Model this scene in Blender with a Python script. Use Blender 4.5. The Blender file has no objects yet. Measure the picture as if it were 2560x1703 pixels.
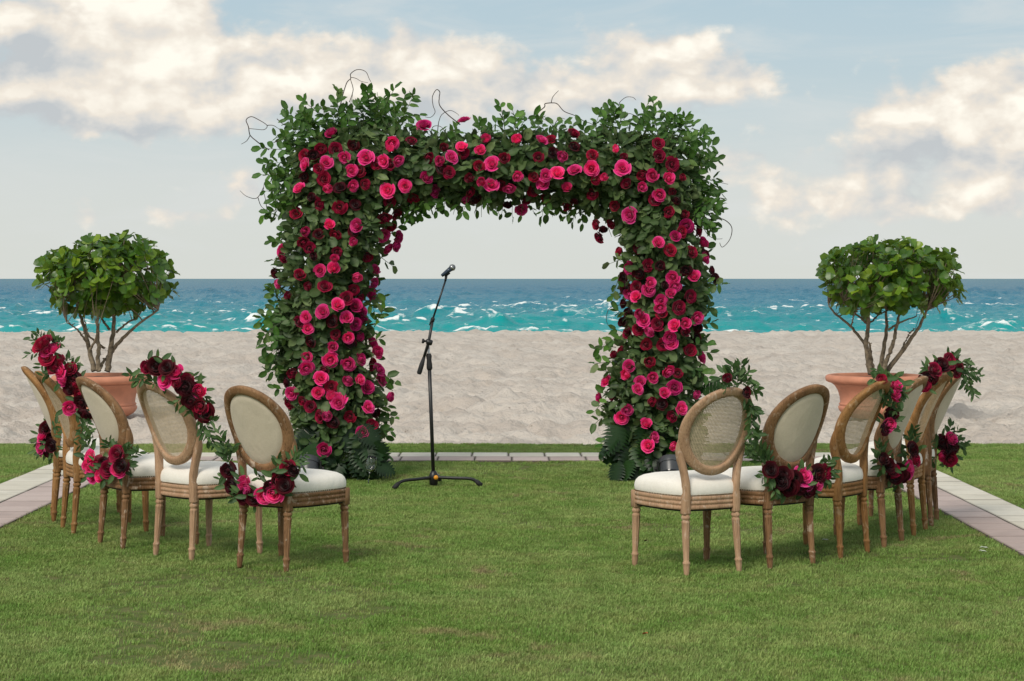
import bpy, bmesh, math, random
import numpy as np
from mathutils import Vector, Matrix, Quaternion

rng = random.Random(11)
nrs = np.random.RandomState(7)
scene = bpy.context.scene
COL = scene.collection
R = math.radians

# ------------------------------------------------------------------ camera
CAM_H, FPX, HOR = 1.51, 4978.0, 697.0            # eye height (m), focal length and horizon row of the 2560 px photo
cam = bpy.data.cameras.new('camera')
cam.lens, cam.sensor_width = 70.0, 36.0
cam.shift_y = -(851.5 - HOR) / 2560.0
cam.clip_start, cam.clip_end = 0.1, 90000
camo = bpy.data.objects.new('camera', cam)
camo.location = (0, 0, CAM_H)
camo.rotation_euler = (R(90), 0, 0)
COL.objects.link(camo)
scene.camera = camo
scene.view_settings.view_transform = 'Standard'
scene.view_settings.look = 'None'
scene.view_settings.exposure = 0.0
scene.view_settings.gamma = 1.0
scene.cycles.max_bounces, scene.cycles.diffuse_bounces, scene.cycles.glossy_bounces = 7, 3, 2
scene.render.resolution_x, scene.render.resolution_y = 1024, 681


# ------------------------------------------------------------------ node helper
class NT:
    def __init__(s, tree):
        s.t = tree
        s.n = tree.nodes
        s.n.clear()

    def add(s, typ, ins=None, **props):
        nd = s.n.new(typ)
        for k, v in props.items():
            setattr(nd, k, v)
        for k, v in (ins or {}).items():
            s.put(nd.inputs[k], v)
        return nd

    def put(s, sock, v):
        if isinstance(v, bpy.types.NodeSocket):
            s.t.links.new(v, sock)
        elif isinstance(v, (tuple, list)) and sock.type == 'RGBA' and len(v) == 3:
            sock.default_value = (*v, 1)
        else:
            sock.default_value = v

    def m(s, op, a, b=0.0, c=0.0, clamp=False):
        nd = s.add('ShaderNodeMath', operation=op, use_clamp=clamp)
        s.put(nd.inputs[0], a); s.put(nd.inputs[1], b); s.put(nd.inputs[2], c)
        return nd.outputs[0]

    def vm(s, op, a, b=(0, 0, 0)):
        nd = s.add('ShaderNodeVectorMath', operation=op)
        s.put(nd.inputs[0], a); s.put(nd.inputs[1], b)
        return nd.outputs[0]

    def mix(s, f, a, b, mode='MIX'):
        nd = s.add('ShaderNodeMix', data_type='RGBA', blend_type=mode)
        s.put(nd.inputs[0], f); s.put(nd.inputs[6], a); s.put(nd.inputs[7], b)
        return nd.outputs[2]

    def ramp(s, f, stops, interp='LINEAR'):
        nd = s.add('ShaderNodeValToRGB')
        cr = nd.color_ramp
        cr.interpolation = interp
        while len(cr.elements) < len(stops):
            cr.elements.new(0.5)
        for e, (p, c) in zip(cr.elements, stops):
            e.position = p
            e.color = (*c, 1) if isinstance(c, (tuple, list)) else (c, c, c, 1)
        s.put(nd.inputs[0], f)
        return nd.outputs[0]

    def step(s, v, lo, hi):
        nd = s.add('ShaderNodeMapRange', interpolation_type='SMOOTHSTEP')
        s.put(nd.inputs[0], v); s.put(nd.inputs[1], lo); s.put(nd.inputs[2], hi)
        nd.inputs[3].default_value = 0; nd.inputs[4].default_value = 1
        return nd.outputs[0]

    def noise(s, vec, scale=5.0, detail=4.0, rough=0.55, dist=0.0):
        nd = s.add('ShaderNodeTexNoise', {'Scale': scale, 'Detail': detail, 'Roughness': rough, 'Distortion': dist})
        s.put(nd.inputs['Vector'], vec)
        return nd.outputs[0]

    def scale(s, vec, k):
        nd = s.add('ShaderNodeVectorMath', operation='MULTIPLY')
        s.put(nd.inputs[0], vec); s.put(nd.inputs[1], k)
        return nd.outputs[0]


# ------------------------------------------------------------------ sky and sun
SUN_EL, SUN_AZ = 42.0, 205.0          # degrees; the sun stands behind and left of the photographer, veiled by cloud
world = bpy.data.worlds.new('World')
scene.world = world
world.use_nodes = True
W = NT(world.node_tree)
sky = W.add('ShaderNodeTexSky', sky_type='NISHITA', sun_disc=False, sun_elevation=R(SUN_EL), sun_rotation=R(SUN_AZ),
            air_density=1.0, dust_density=1.6, ozone_density=1.2)
gen = W.add('ShaderNodeTexCoord').outputs['Generated']
sep = W.add('ShaderNodeSeparateXYZ', {0: gen})
dx, dy, dz = sep.outputs
az = W.m('ARCTAN2', dx, dy)
el = W.m('ARCSINE', dz)


def A(px): return math.atan((px - 1280) / FPX)
def E(py): return math.atan((HOR - py) / FPX)


# cloud banks: px centre, px radii, weight
banks = [(330, 85, 185, 165, 1.3), (160, 215, 330, 95, .85), (470, 190, 260, 105, .95), (760, 205, 210, 85, .8), (15, 60, 150, 75, .75),
         (350, 280, 230, 60, .8), (1010, 175, 140, 85, .85), (1180, 215, 240, 80, .72), (1480, 235, 330, 60, .62), (1660, 150, 200, 85, .72),
         (1850, 205, 130, 60, .5), (2520, 270, 200, 120, .9), (2330, 320, 230, 85, .68), (2500, 440, 150, 70, .7),
         (2060, 470, 330, 85, .45), (1830, 390, 160, 60, .42), (615, 470, 75, 60, .6), (215, 535, 75, 40, .45), (440, 540, 110, 25, .35),
         (1300, 380, 420, 60, .28), (2300, 520, 330, 40, .38)]
warp = W.noise(W.scale(gen, (38, 38, 52)), 1.0, 3, .5)
azw = W.m('ADD', az, W.m('MULTIPLY', W.m('SUBTRACT', warp, .5), .034))
warp2 = W.noise(W.scale(gen, (41, 41, 47)), 1.0, 3, .5)
elw = W.m('ADD', el, W.m('MULTIPLY', W.m('SUBTRACT', warp2, .5), .022))
cov = None
for bx_, by_, rx_, ry_, w_ in banks:
    u = W.m('MULTIPLY', W.m('SUBTRACT', azw, A(bx_)), FPX / rx_)
    v = W.m('MULTIPLY', W.m('SUBTRACT', elw, E(by_)), FPX / ry_)
    d2 = W.m('ADD', W.m('MULTIPLY', u, u), W.m('MULTIPLY', v, v))
    b = W.m('MULTIPLY', W.m('EXPONENT', W.m('MULTIPLY', d2, -1.0)), w_)
    cov = b if cov is None else W.m('ADD', cov, W.m('MULTIPLY', b, W.m('SUBTRACT', 1.0, W.m('MULTIPLY', cov, .75))))
# the same kind of broken cumulus all round the rest of the sky
gcl = W.noise(W.scale(gen, (5.0, 5.0, 11.0)), 1.0, 5, .55)
inview = W.m('MULTIPLY', W.step(W.m('ABSOLUTE', az), .42, .29), W.step(el, .30, .16))
cov = W.m('ADD', cov, W.m('MULTIPLY', W.m('MULTIPLY', W.step(gcl, .46, .70), .8), W.m('SUBTRACT', 1.0, inview)))
puffv = W.scale(gen, (33, 33, 50))
p1 = W.noise(puffv, 1.0, 8, .56, .1)
p2 = W.noise(W.vm('ADD', puffv, (-.30, .0, .42)), 1.0, 4, .5, .2)
p0 = W.noise(puffv, 1.0, 4, .5, .2)
q1 = W.noise(W.scale(gen, (120, 120, 165)), 1.0, 5, .55, .1)
dens = W.m('ADD', W.m('SUBTRACT', W.m('MULTIPLY', cov, 1.22), .12), W.m('MULTIPLY', W.m('SUBTRACT', p1, .5), 1.55))
dens = W.m('ADD', dens, W.m('MULTIPLY', W.m('SUBTRACT', q1, .5), .28))
alpha = W.step(dens, .15, .58)
thick = W.step(dens, .35, 1.3)
relief = W.m('ADD', W.m('MULTIPLY', W.m('SUBTRACT', p0, p2), 1.7), W.m('MULTIPLY', W.m('SUBTRACT', q1, .5), .28))
lit = W.m('ADD', W.m('ADD', .46, relief), W.m('MULTIPLY', thick, .38), clamp=True)
# bellies of the big banks lie in their own shade
belly = None
for bx_, by_, rx_, ry_, w_ in [(80, 165, 150, 75, .75), (230, 320, 330, 45, .5), (1400, 290, 520, 30, .4), (2280, 390, 260, 45, .6), (980, 270, 260, 28, .35)]:
    u = W.m('MULTIPLY', W.m('SUBTRACT', azw, A(bx_)), FPX / rx_)
    v = W.m('MULTIPLY', W.m('SUBTRACT', elw, E(by_)), FPX / ry_)
    b = W.m('MULTIPLY', W.m('EXPONENT', W.m('MULTIPLY', W.m('ADD', W.m('MULTIPLY', u, u), W.m('MULTIPLY', v, v)), -1.0)), w_)
    belly = b if belly is None else W.m('ADD', belly, b)
lit = W.m('SUBTRACT', lit, belly, clamp=True)

K = 10.0   # background strength 0.1
ccol = W.ramp(lit, [(0.0, (.55, .58, .60)), (.30, (.70, .69, .665)), (.62, (.875, .80, .70)), (1.0, (1.08, 1.02, .90))])
veiln = W.noise(W.scale(gen, (9, 9, 46)), 1.0, 5, .6, .6)
base = W.mix(1.0, sky.outputs[0], (.115, .108, .098), 'MULTIPLY')
hz = W.ramp(el, [(0.0, (.74, .765, .72)), (.05, (.685, .725, .72)), (.10, (.53, .64, .69)), (.16, (.45, .60, .69)), (.5, (.56, .645, .70)), (1.0, (.56, .645, .70))])
base = W.mix(.88, base, hz)
base = W.mix(W.m('MULTIPLY', W.step(veiln, .42, .75), .55), base, (.71, .735, .725))
skyc = W.mix(W.m('MULTIPLY', alpha, .94), base, ccol)
skyc = W.mix(1.0, skyc, (K, K, K), 'MULTIPLY')
bg = W.add('ShaderNodeBackground', {'Color': skyc, 'Strength': 0.1})
W.t.links.new(bg.outputs[0], W.add('ShaderNodeOutputWorld').inputs[0])

sun = bpy.data.lights.new('sun', 'SUN')
sun.energy, sun.angle, sun.color = 2.3, R(22), (1.0, .93, .82)
suno = bpy.data.objects.new('sun', sun)
sd = Vector((math.sin(R(SUN_AZ)) * math.cos(R(SUN_EL)), math.cos(R(SUN_AZ)) * math.cos(R(SUN_EL)), math.sin(R(SUN_EL))))
suno.rotation_euler = (-sd).to_track_quat('-Z', 'Y').to_euler()
suno.location = sd * 30
COL.objects.link(suno)


# ------------------------------------------------------------------ object helpers
def P(px, py, Y):
    """where the photo's sight line through (px, py) passes the depth Y"""
    return Vector(((px - 1280) * Y / FPX, Y, CAM_H - (py - HOR) * Y / FPX))


def ground_at(px, py):
    Y = FPX * CAM_H / (py - HOR)
    return Vector(((px - 1280) * Y / FPX, Y, 0))


def link(name, me, mat=None, parent=None):
    o = bpy.data.objects.new(name, me)
    if mat is not None and me is not None and not me.materials:
        me.materials.append(mat)
    o.parent = parent
    COL.objects.link(o)
    return o


def tag(o, label=None, cat=None, group=None, kind=None):
    for k, v in (('label', label), ('category', cat), ('group', group), ('kind', kind)):
        if v:
            o[k] = v
    return o


def thing(name, loc, label, cat, group=None, rz=0.0):
    o = bpy.data.objects.new(name, None)
    o.empty_display_size = .1
    o.location = loc
    o.rotation_euler = (0, 0, rz)
    COL.objects.link(o)
    return tag(o, label, cat, group)


def mesh(name, verts, faces, smooth=True, attrs=None):
    me = bpy.data.meshes.new(name)
    me.from_pydata([tuple(v) for v in verts], [], faces)
    if smooth:
        me.polygons.foreach_set('use_smooth', [True] * len(me.polygons))
    for k, vals in (attrs or {}).items():
        a = me.attributes.new(k, 'FLOAT', 'POINT')
        a.data.foreach_set('value', np.asarray(vals, dtype=np.float32))
    me.update()
    return me


class MB:
    def __init__(s):
        s.v, s.f = [], []

    def add(s, verts, faces):
        o = len(s.v)
        s.v += [tuple(v) for v in verts]
        s.f += [tuple(i + o for i in f) for f in faces]
        return s

    def tube(s, pts, rad, n=8, cap=True):
        pts = [Vector(p) for p in pts]
        if not hasattr(rad, '__len__'):
            rad = [rad] * len(pts)
        vs, fs = [], []
        ref = Vector((.31, .17, .94)).normalized()
        for i, p in enumerate(pts):
            t = (pts[min(i + 1, len(pts) - 1)] - pts[max(i - 1, 0)])
            t = t.normalized() if t.length > 1e-9 else Vector((0, 0, 1))
            if abs(t.dot(ref)) > .97:
                ref2 = Vector((1, 0, 0))
            else:
                ref2 = ref
            a = t.cross(ref2).normalized()
            b = t.cross(a)
            for k in range(n):
                w = 2 * math.pi * k / n
                vs.append(p + (a * math.cos(w) + b * math.sin(w)) * rad[i])
        for i in range(len(pts) - 1):
            for k in range(n):
                k2 = (k + 1) % n
                fs.append((i * n + k, i * n + k2, (i + 1) * n + k2, (i + 1) * n + k))
        if cap:
            fs.append(tuple(range(n - 1, -1, -1)))
            L = (len(pts) - 1) * n
            fs.append(tuple(L + k for k in range(n)))
        return s.add(vs, fs)

    def rings(s, rings, cap0=True, cap1=True):
        n = len(rings[0])
        vs = [p for r in rings for p in r]
        fs = []
        for i in range(len(rings) - 1):
            for k in range(n):
                k2 = (k + 1) % n
                fs.append((i * n + k, i * n + k2, (i + 1) * n + k2, (i + 1) * n + k))
        if cap0:
            fs.append(tuple(range(n - 1, -1, -1)))
        if cap1:
            L = (len(rings) - 1) * n
            fs.append(tuple(L + k for k in range(n)))
        return s.add(vs, fs)

    def lathe(s, prof, n=24, org=(0, 0, 0), mod=None):
        rr = []
        for z, r in prof:
            ring = []
            for k in range(n):
                w = 2 * math.pi * k / n
                q = r if mod is None else r * mod(w, z)
                ring.append((org[0] + q * math.cos(w), org[1] + q * math.sin(w), org[2] + z))
            rr.append(ring)
        return s.rings(rr)

    def box(s, lo, hi, bev=0.0):
        x0, y0, z0 = lo
        x1, y1, z1 = hi
        b = bev
        def ring(i, z):
            return [(x0 + i + b, y0 + i, z), (x1 - i - b, y0 + i, z), (x1 - i, y0 + i + b, z), (x1 - i, y1 - i - b, z),
                    (x1 - i - b, y1 - i, z), (x0 + i + b, y1 - i, z), (x0 + i, y1 - i - b, z), (x0 + i, y0 + i + b, z)]
        if b > 0:
            return s.rings([ring(b, z0), ring(0, z0 + b), ring(0, z1 - b), ring(b, z1)])
        vs = [(x, y, z) for z in (z0, z1) for x, y in ((x0, y0), (x1, y0), (x1, y1), (x0, y1))]
        return s.add(vs, [(3, 2, 1, 0), (4, 5, 6, 7), (0, 1, 5, 4), (1, 2, 6, 5), (2, 3, 7, 6), (3, 0, 4, 7)])

    def me(s, name, smooth=True, attrs=None):
        return mesh(name, s.v, s.f, smooth, attrs)

    def build(s, name, mat, parent=None, smooth=True, sharp=None):
        me = s.me(name, smooth)
        if sharp:
            try:
                me.set_sharp_from_angle(angle=R(sharp))
            except Exception:
                pass
        return link(name, me, mat, parent)


def spline(pts, n=6, closed=False):
    pts = [Vector(p) for p in pts]
    out = []
    N = len(pts)
    rngN = N if closed else N - 1
    for i in range(rngN):
        if closed:
            p0, p1, p2, p3 = pts[(i - 1) % N], pts[i], pts[(i + 1) % N], pts[(i + 2) % N]
        else:
            p0, p1, p2, p3 = pts[max(i - 1, 0)], pts[i], pts[i + 1], pts[min(i + 2, N - 1)]
        for k in range(n):
            t = k / n
            out.append(.5 * ((2 * p1) + (p2 - p0) * t + (2 * p0 - 5 * p1 + 4 * p2 - p3) * t * t + (3 * p1 - p0 - 3 * p2 + p3) * t ** 3))
    if not closed:
        out.append(pts[-1])
    return out


def vnoise(x, y, seed=0):
    """value noise on arrays"""
    xi, yi = np.floor(x).astype(np.int64), np.floor(y).astype(np.int64)
    xf, yf = x - xi, y - yi
    xf, yf = xf * xf * (3 - 2 * xf), yf * yf * (3 - 2 * yf)

    def h(a, b):
        k = (a * 374761393 + b * 668265263 + seed * 1442695041) & 0xffffffff
        k = ((k ^ (k >> 13)) * 1274126177) & 0xffffffff
        return ((k ^ (k >> 16)) & 0xffff) / 65535.0
    return (h(xi, yi) * (1 - xf) + h(xi + 1, yi) * xf) * (1 - yf) + (h(xi, yi + 1) * (1 - xf) + h(xi + 1, yi + 1) * xf) * yf


def fbm(x, y, octv=4, seed=0, g=.5):
    s, a, t = 0, 1, 0
    for o in range(octv):
        s = s + a * vnoise(x * 2 ** o + 17.3 * o, y * 2 ** o - 9.1 * o, seed + o)
        t += a
        a *= g
    return s / t


def rand_frame(direction, up, twist=0.0):
    """rotation whose +Y runs along direction and whose +Z leans to up"""
    y = Vector(direction).normalized()
    z = Vector(up) - y * Vector(up).dot(y)
    if z.length < 1e-4:
        z = y.orthogonal()
    z.normalize()
    x = y.cross(z)
    M = Matrix((x, y, z)).transposed()
    return M @ Matrix.Rotation(twist, 3, 'Y')


# ------------------------------------------------------------------ materials
def material(name):
    m = bpy.data.materials.new(name)
    m.use_nodes = True
    return m, NT(m.node_tree)


def finish(t, shader):
    t.t.links.new(shader, t.add('ShaderNodeOutputMaterial').inputs[0])


def simple(name, col, rough=.5, metal=0.0, spec=.5, noise_scale=0, amt=.15, bump=0.0, coord='Object'):
    m, t = material(name)
    c = col
    ins = {'Roughness': rough, 'Metallic': metal, 'Specular IOR Level': spec}
    if noise_scale:
        co = t.add('ShaderNodeTexCoord').outputs[coord]
        nz = t.noise(co, noise_scale, 5, .6)
        c = t.mix(t.step(nz, .3, .7), tuple(x * (1 - amt) for x in col), tuple(min(1, x * (1 + amt)) for x in col))
        if bump:
            ins['Normal'] = t.add('ShaderNodeBump', {'Height': nz, 'Strength': .5, 'Distance': bump}).outputs[0]
    ins['Base Color'] = c
    finish(t, t.add('ShaderNodeBsdfPrincipled', ins).outputs[0])
    return m


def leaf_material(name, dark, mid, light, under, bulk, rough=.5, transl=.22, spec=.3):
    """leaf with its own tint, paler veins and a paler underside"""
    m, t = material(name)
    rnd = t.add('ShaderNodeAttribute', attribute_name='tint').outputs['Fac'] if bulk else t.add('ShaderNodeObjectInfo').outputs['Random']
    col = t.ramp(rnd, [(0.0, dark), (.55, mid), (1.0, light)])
    vein = t.add('ShaderNodeAttribute', attribute_name='vein').outputs['Fac']
    col = t.mix(t.m('MULTIPLY', vein, .35), col, under)
    pos = t.add('ShaderNodeNewGeometry')
    mott = t.noise(pos.outputs['Position'], 60, 3, .5)
    col = t.mix(t.m('MULTIPLY', t.step(mott, .35, .7), .25), col, mid)
    col = t.mix(t.m('MULTIPLY', pos.outputs['Backfacing'], .75), col, under)
    bs = t.add('ShaderNodeBsdfPrincipled', {'Base Color': col, 'Roughness': rough, 'Specular IOR Level': spec})
    tr = t.add('ShaderNodeBsdfTranslucent', {'Color': t.mix(.5, col, light)})
    finish(t, t.add('ShaderNodeMixShader', {0: transl, 1: bs.outputs[0], 2: tr.outputs[0]}).outputs[0])
    return m


def rose_material(name, deep, mid, rim):
    m, t = material(name)
    h = t.add('ShaderNodeAttribute', attribute_name='rim').outputs['Fac']
    rnd = t.add('ShaderNodeObjectInfo').outputs['Random']
    col = t.ramp(h, [(0.0, deep), (.5, mid), (.8, mid), (1.0, rim)])
    hsv = t.add('ShaderNodeHueSaturation', {'Hue': t.m('ADD', .492, t.m('MULTIPLY', rnd, .008)), 'Saturation': 1.0,
                                            'Value': t.m('ADD', .86, t.m('MULTIPLY', rnd, .38)), 'Color': col})
    bs = t.add('ShaderNodeBsdfPrincipled', {'Base Color': hsv.outputs[0], 'Roughness': .62, 'Specular IOR Level': .2,
                                            'Sheen Weight': .15})
    tr = t.add('ShaderNodeBsdfTranslucent', {'Color': hsv.outputs[0]})
    finish(t, t.add('ShaderNodeMixShader', {0: .25, 1: bs.outputs[0], 2: tr.outputs[0]}).outputs[0])
    return m


def wood_material(name, dark, mid, pale, seed):
    m, t = material(name)
    geo = t.add('ShaderNodeNewGeometry').outputs['Position']
    co = t.vm('ADD', geo, (seed * 3.1, seed * 1.7, 0))
    big = t.noise(t.scale(co, (9, 9, 5)), 1, 4, .6, .4)
    grain = t.noise(t.scale(co, (170, 170, 14)), 1, 5, .6, .3)
    wash = t.noise(t.scale(co, (26, 26, 17)), 1, 5, .65, .8)
    col = t.mix(t.step(big, .3, .7), dark, mid)
    col = t.mix(t.m('MULTIPLY', t.step(grain, .35, .68), .5), col, mid)
    col = t.mix(t.m('MULTIPLY', t.step(grain, .48, .34), .55), col, tuple(q * .55 for q in dark))
    col = t.mix(t.m('MULTIPLY', t.step(wash, .54, .7), .75), col, pale)
    bmp = t.add('ShaderNodeBump', {'Height': grain, 'Strength': .6, 'Distance': .006}).outputs[0]
    finish(t, t.add('ShaderNodeBsdfPrincipled', {'Base Color': col, 'Roughness': .68, 'Specular IOR Level': .25, 'Normal': bmp}).outputs[0])
    return m


def linen_material(name, a, b, sc):
    m, t = material(name)
    co = t.add('ShaderNodeTexCoord').outputs['Object']
    w1 = t.noise(t.scale(co, (900, 60, 60)), 1, 2, .5)
    w2 = t.noise(t.scale(co, (60, 60, 900)), 1, 2, .5)
    slub = t.noise(co, sc, 5, .6)
    f = t.m('MULTIPLY', t.m('ADD', w1, w2), .5)
    col = t.mix(t.step(f, .35, .65), a, b)
    col = t.mix(t.m('MULTIPLY', t.step(slub, .45, .75), .3), col, tuple(x * .82 for x in a))
    crs = t.noise(t.scale(co, (1, 1, .4)), 11, 3, .5, .6)
    bmp = t.add('ShaderNodeBump', {'Height': t.m('ADD', t.m('MULTIPLY', f, .0015), t.m('MULTIPLY', crs, .012)), 'Strength': .6, 'Distance': 1.0}).outputs[0]
    finish(t, t.add('ShaderNodeBsdfPrincipled', {'Base Color': col, 'Roughness': .9, 'Specular IOR Level': .1, 'Normal': bmp, 'Sheen Weight': .15}).outputs[0])
    return m


MT = {}
MT['leaf'] = leaf_material('arch leaf', (.025, .068, .015), (.062, .13, .030), (.19, .26, .085), (.22, .28, .13), False)
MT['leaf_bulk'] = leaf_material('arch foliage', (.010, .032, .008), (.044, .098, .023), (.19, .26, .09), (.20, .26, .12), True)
MT['sprig'] = leaf_material('sprig leaf', (.018, .070, .008), (.042, .135, .014), (.12, .26, .035), (.14, .24, .06), False)
MT['sprig_bulk'] = leaf_material('sprig foliage', (.014, .055, .007), (.036, .115, .013), (.12, .23, .035), (.14, .22, .06), True)
MT['ruscus'] = leaf_material('garland leaf', (.018, .055, .014), (.04, .10, .024), (.10, .18, .05), (.13, .20, .08), False)
MT['tree_leaf'] = leaf_material('tree leaf', (.020, .075, .007), (.06, .17, .012), (.27, .38, .022), (.15, .25, .045), False, .33, .32, .5)
MT['tree_bulk'] = leaf_material('tree foliage', (.016, .062, .007), (.05, .145, .012), (.22, .33, .022), (.13, .22, .04), True, .33, .32, .5)
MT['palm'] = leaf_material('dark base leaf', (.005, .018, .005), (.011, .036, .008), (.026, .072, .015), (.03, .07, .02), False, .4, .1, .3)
MT['pink'] = rose_material('pink petals', (.52, .004, .10), (.88, .020, .225), (.97, .17, .42))
MT['magenta'] = rose_material('magenta petals', (.28, .002, .055), (.58, .008, .15), (.72, .06, .25))
MT['red'] = rose_material('crimson petals', (.09, .001, .010), (.33, .002, .032), (.46, .010, .055))
MT['burgundy'] = rose_material('burgundy petals', (.016, .0008, .002), (.07, .001, .006), (.11, .003, .010))
MT['stem'] = simple('green stem', (.06, .09, .03), .7)
MT['twig'] = simple('willow twig', (.055, .036, .026), .8)
MT['core'] = simple('floral foam', (.012, .025, .012), .95)
MT['steel'] = simple('black steel', (.015, .015, .016), .4, 0, .5)
MT['oak_pale'] = wood_material('pale oak', (.36, .21, .125), (.49, .31, .19), (.62, .48, .37), 1)
MT['oak_brown'] = wood_material('limed brown oak', (.15, .075, .033), (.31, .17, .082), (.60, .48, .37), 2)
MT['oak_amber'] = wood_material('amber oak', (.19, .085, .027), (.36, .185, .066), (.50, .35, .21), 3)
MT['linen'] = linen_material('oatmeal linen', (.60, .52, .40), (.68, .60, .48), 9)
MT['cotton'] = linen_material('white seat cotton', (.80, .75, .67), (.86, .82, .75), 7)
MT['cane'] = simple('woven cane', (.56, .44, .30), .7, noise_scale=60, amt=.15)
MT['nail'] = simple('bronze nail', (.12, .075, .03), .4, .8)
MT['cloth'] = simple('black dust cover', (.012, .012, .013), .9)
MT['bark'] = simple('tree bark', (.20, .155, .105), .9, noise_scale=22, amt=.45, bump=.01)
MT['clay'] = simple('terracotta', (.56, .235, .145), .8, noise_scale=5, amt=.13, bump=.004)
MT['soil'] = simple('potting soil', (.035, .025, .018), .95, noise_scale=40, amt=.5, bump=.02)
MT['black'] = simple('black powder coat', (.012, .012, .013), .38, 0, .5)
MT['rubber'] = simple('black rubber', (.014, .014, .015), .75)
MT['chrome'] = simple('bare metal', (.6, .6, .6), .3, 1)
MT['orange'] = simple('orange plastic', (.75, .30, .015), .5)
MT['mesh_grille'] = simple('steel grille', (.22, .23, .24), .45, .8, noise_scale=400, amt=.5)
MT['mic'] = simple('dark blue grey lacquer', (.03, .045, .07), .3, .3)
MT['lampgrey'] = simple('dark grey plastic', (.05, .053, .058), .35)
MT['lens'] = simple('dark lens', (.006, .007, .010), .12)
MT['pale_paver'] = None

m, t = material('clear glass')
finish(t, t.add('ShaderNodeBsdfPrincipled', {'Base Color': (1, 1, 1), 'Roughness': .02, 'IOR': 1.45, 'Transmission Weight': 1.0}).outputs[0])
MT['glass'] = m


def paver_material(name, a, b):
    m, t = material(name)
    geo = t.add('ShaderNodeNewGeometry').outputs['Position']
    rnd = t.add('ShaderNodeObjectInfo').outputs['Random']
    n1 = t.noise(geo, 3.5, 5, .6)
    n2 = t.noise(geo, 90, 4, .7)
    col = t.mix(rnd, a, b)
    col = t.mix(t.m('MULTIPLY', t.step(n1, .42, .72), .45), col, tuple(x * .72 for x in a))
    col = t.mix(t.m('MULTIPLY', t.step(n2, .45, .75), .3), col, tuple(x * .7 for x in b))
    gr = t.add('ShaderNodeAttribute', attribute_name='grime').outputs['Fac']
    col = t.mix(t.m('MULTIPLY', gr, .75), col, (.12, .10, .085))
    bmp = t.add('ShaderNodeBump', {'Height': n2, 'Strength': .4, 'Distance': .004}).outputs[0]
    finish(t, t.add('ShaderNodeBsdfPrincipled', {'Base Color': col, 'Roughness': .85, 'Specular IOR Level': .2, 'Normal': bmp}).outputs[0])
    return m


MT['pale_paver'] = paver_material('cream paver', (.60, .555, .46), (.68, .635, .545))
MT['mauve_paver'] = paver_material('mauve paver', (.45, .355, .325), (.53, .43, .395))

# ground materials
m, t = material('lawn soil and thatch')
geo = t.add('ShaderNodeNewGeometry').outputs['Position']
n1 = t.noise(geo, 14, 5, .65)
col = t.mix(t.step(n1, .35, .65), (.08, .12, .03), (.14, .14, .055))
finish(t, t.add('ShaderNodeBsdfPrincipled', {'Base Color': col, 'Roughness': .95, 'Specular IOR Level': .1}).outputs[0])
MT['lawn'] = m

m, t = material('grass blades')
geo = t.add('ShaderNodeNewGeometry').outputs['Position']
flat = t.scale(geo, (1, 1, 0))
n1 = t.noise(t.scale(flat, (.7, 1.0, 0)), 1.0, 4, .6)
n2 = t.noise(flat, 3.2, 5, .65)
n3 = t.noise(t.vm('ADD', flat, (31, 7, 0)), 1.7, 6, .72, .5)
n4 = t.noise(flat, 55, 3, .6)
col = t.mix(t.step(n1, .32, .68), (.155, .275, .046), (.24, .335, .092))
col = t.mix(t.m('MULTIPLY', t.step(n2, .45, .70), .7), col, (.32, .37, .115))
col = t.mix(t.m('MULTIPLY', t.step(n2, .48, .30), .6), col, (.10, .22, .030))
col = t.mix(t.m('MULTIPLY', t.step(n4, .5, .8), .5), col, (.36, .36, .15))
col = t.mix(t.m('MULTIPLY', t.step(n3, .56, .70), .75), col, (.34, .25, .14))
n7 = t.noise(t.scale(flat, (6, 12, 0)), 1, 5, .7)
col = t.mix(t.m('MULTIPLY', t.step(n7, .56, .74), .55), col, (.36, .30, .15))
n6 = t.noise(flat, 140, 2, .6)
col = t.mix(t.m('MULTIPLY', t.step(n6, .58, .72), .6), col, (.42, .37, .19))
tr_ = t.add('ShaderNodeObjectInfo').outputs['Random']
hs = t.add('ShaderNodeHueSaturation', {'Hue': t.m('ADD', .485, t.m('MULTIPLY', tr_, .022)), 'Saturation': .97, 'Value': t.m('ADD', .82, t.m('MULTIPLY', tr_, .72)), 'Color': col})
col = hs.outputs[0]
bs = t.add('ShaderNodeBsdfPrincipled', {'Base Color': col, 'Roughness': .6, 'Specular IOR Level': .2})
tr = t.add('ShaderNodeBsdfTranslucent', {'Color': col})
finish(t, t.add('ShaderNodeMixShader', {0: .3, 1: bs.outputs[0], 2: tr.outputs[0]}).outputs[0])
MT['grass'] = m

m, t = material('beach sand')
geo = t.add('ShaderNodeNewGeometry').outputs['Position']
n1 = t.noise(t.scale(geo, (.35, .8, 1)), 1, 5, .6)
n2 = t.noise(geo, 5.5, 6, .65)
n3 = t.noise(geo, 45, 4, .7)
n4 = t.noise(t.vm('ADD', geo, (5, 9, 0)), 2.1, 5, .75, .4)
col = t.mix(t.step(n1, .35, .65), (.54, .47, .41), (.63, .565, .50))
col = t.mix(t.m('MULTIPLY', t.step(n2, .5, .75), .4), col, (.43, .36, .295))
col = t.mix(t.m('MULTIPLY', t.step(n4, .60, .72), .5), col, (.38, .31, .24))
n5 = t.noise(t.vm('ADD', geo, (2, 3, 0)), 9.0, 3, .6)
col = t.mix(t.m('MULTIPLY', t.step(n5, .70, .76), .7), col, (.22, .17, .13))
col = t.mix(t.m('MULTIPLY', t.step(n3, .5, .8), .25), col, (.70, .64, .57))
hgt = t.m('ADD', t.m('MULTIPLY', n2, .09), t.m('MULTIPLY', n3, .012))
bmp = t.add('ShaderNodeBump', {'Height': hgt, 'Strength': 1.0, 'Distance': 1.0}).outputs[0]
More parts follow.
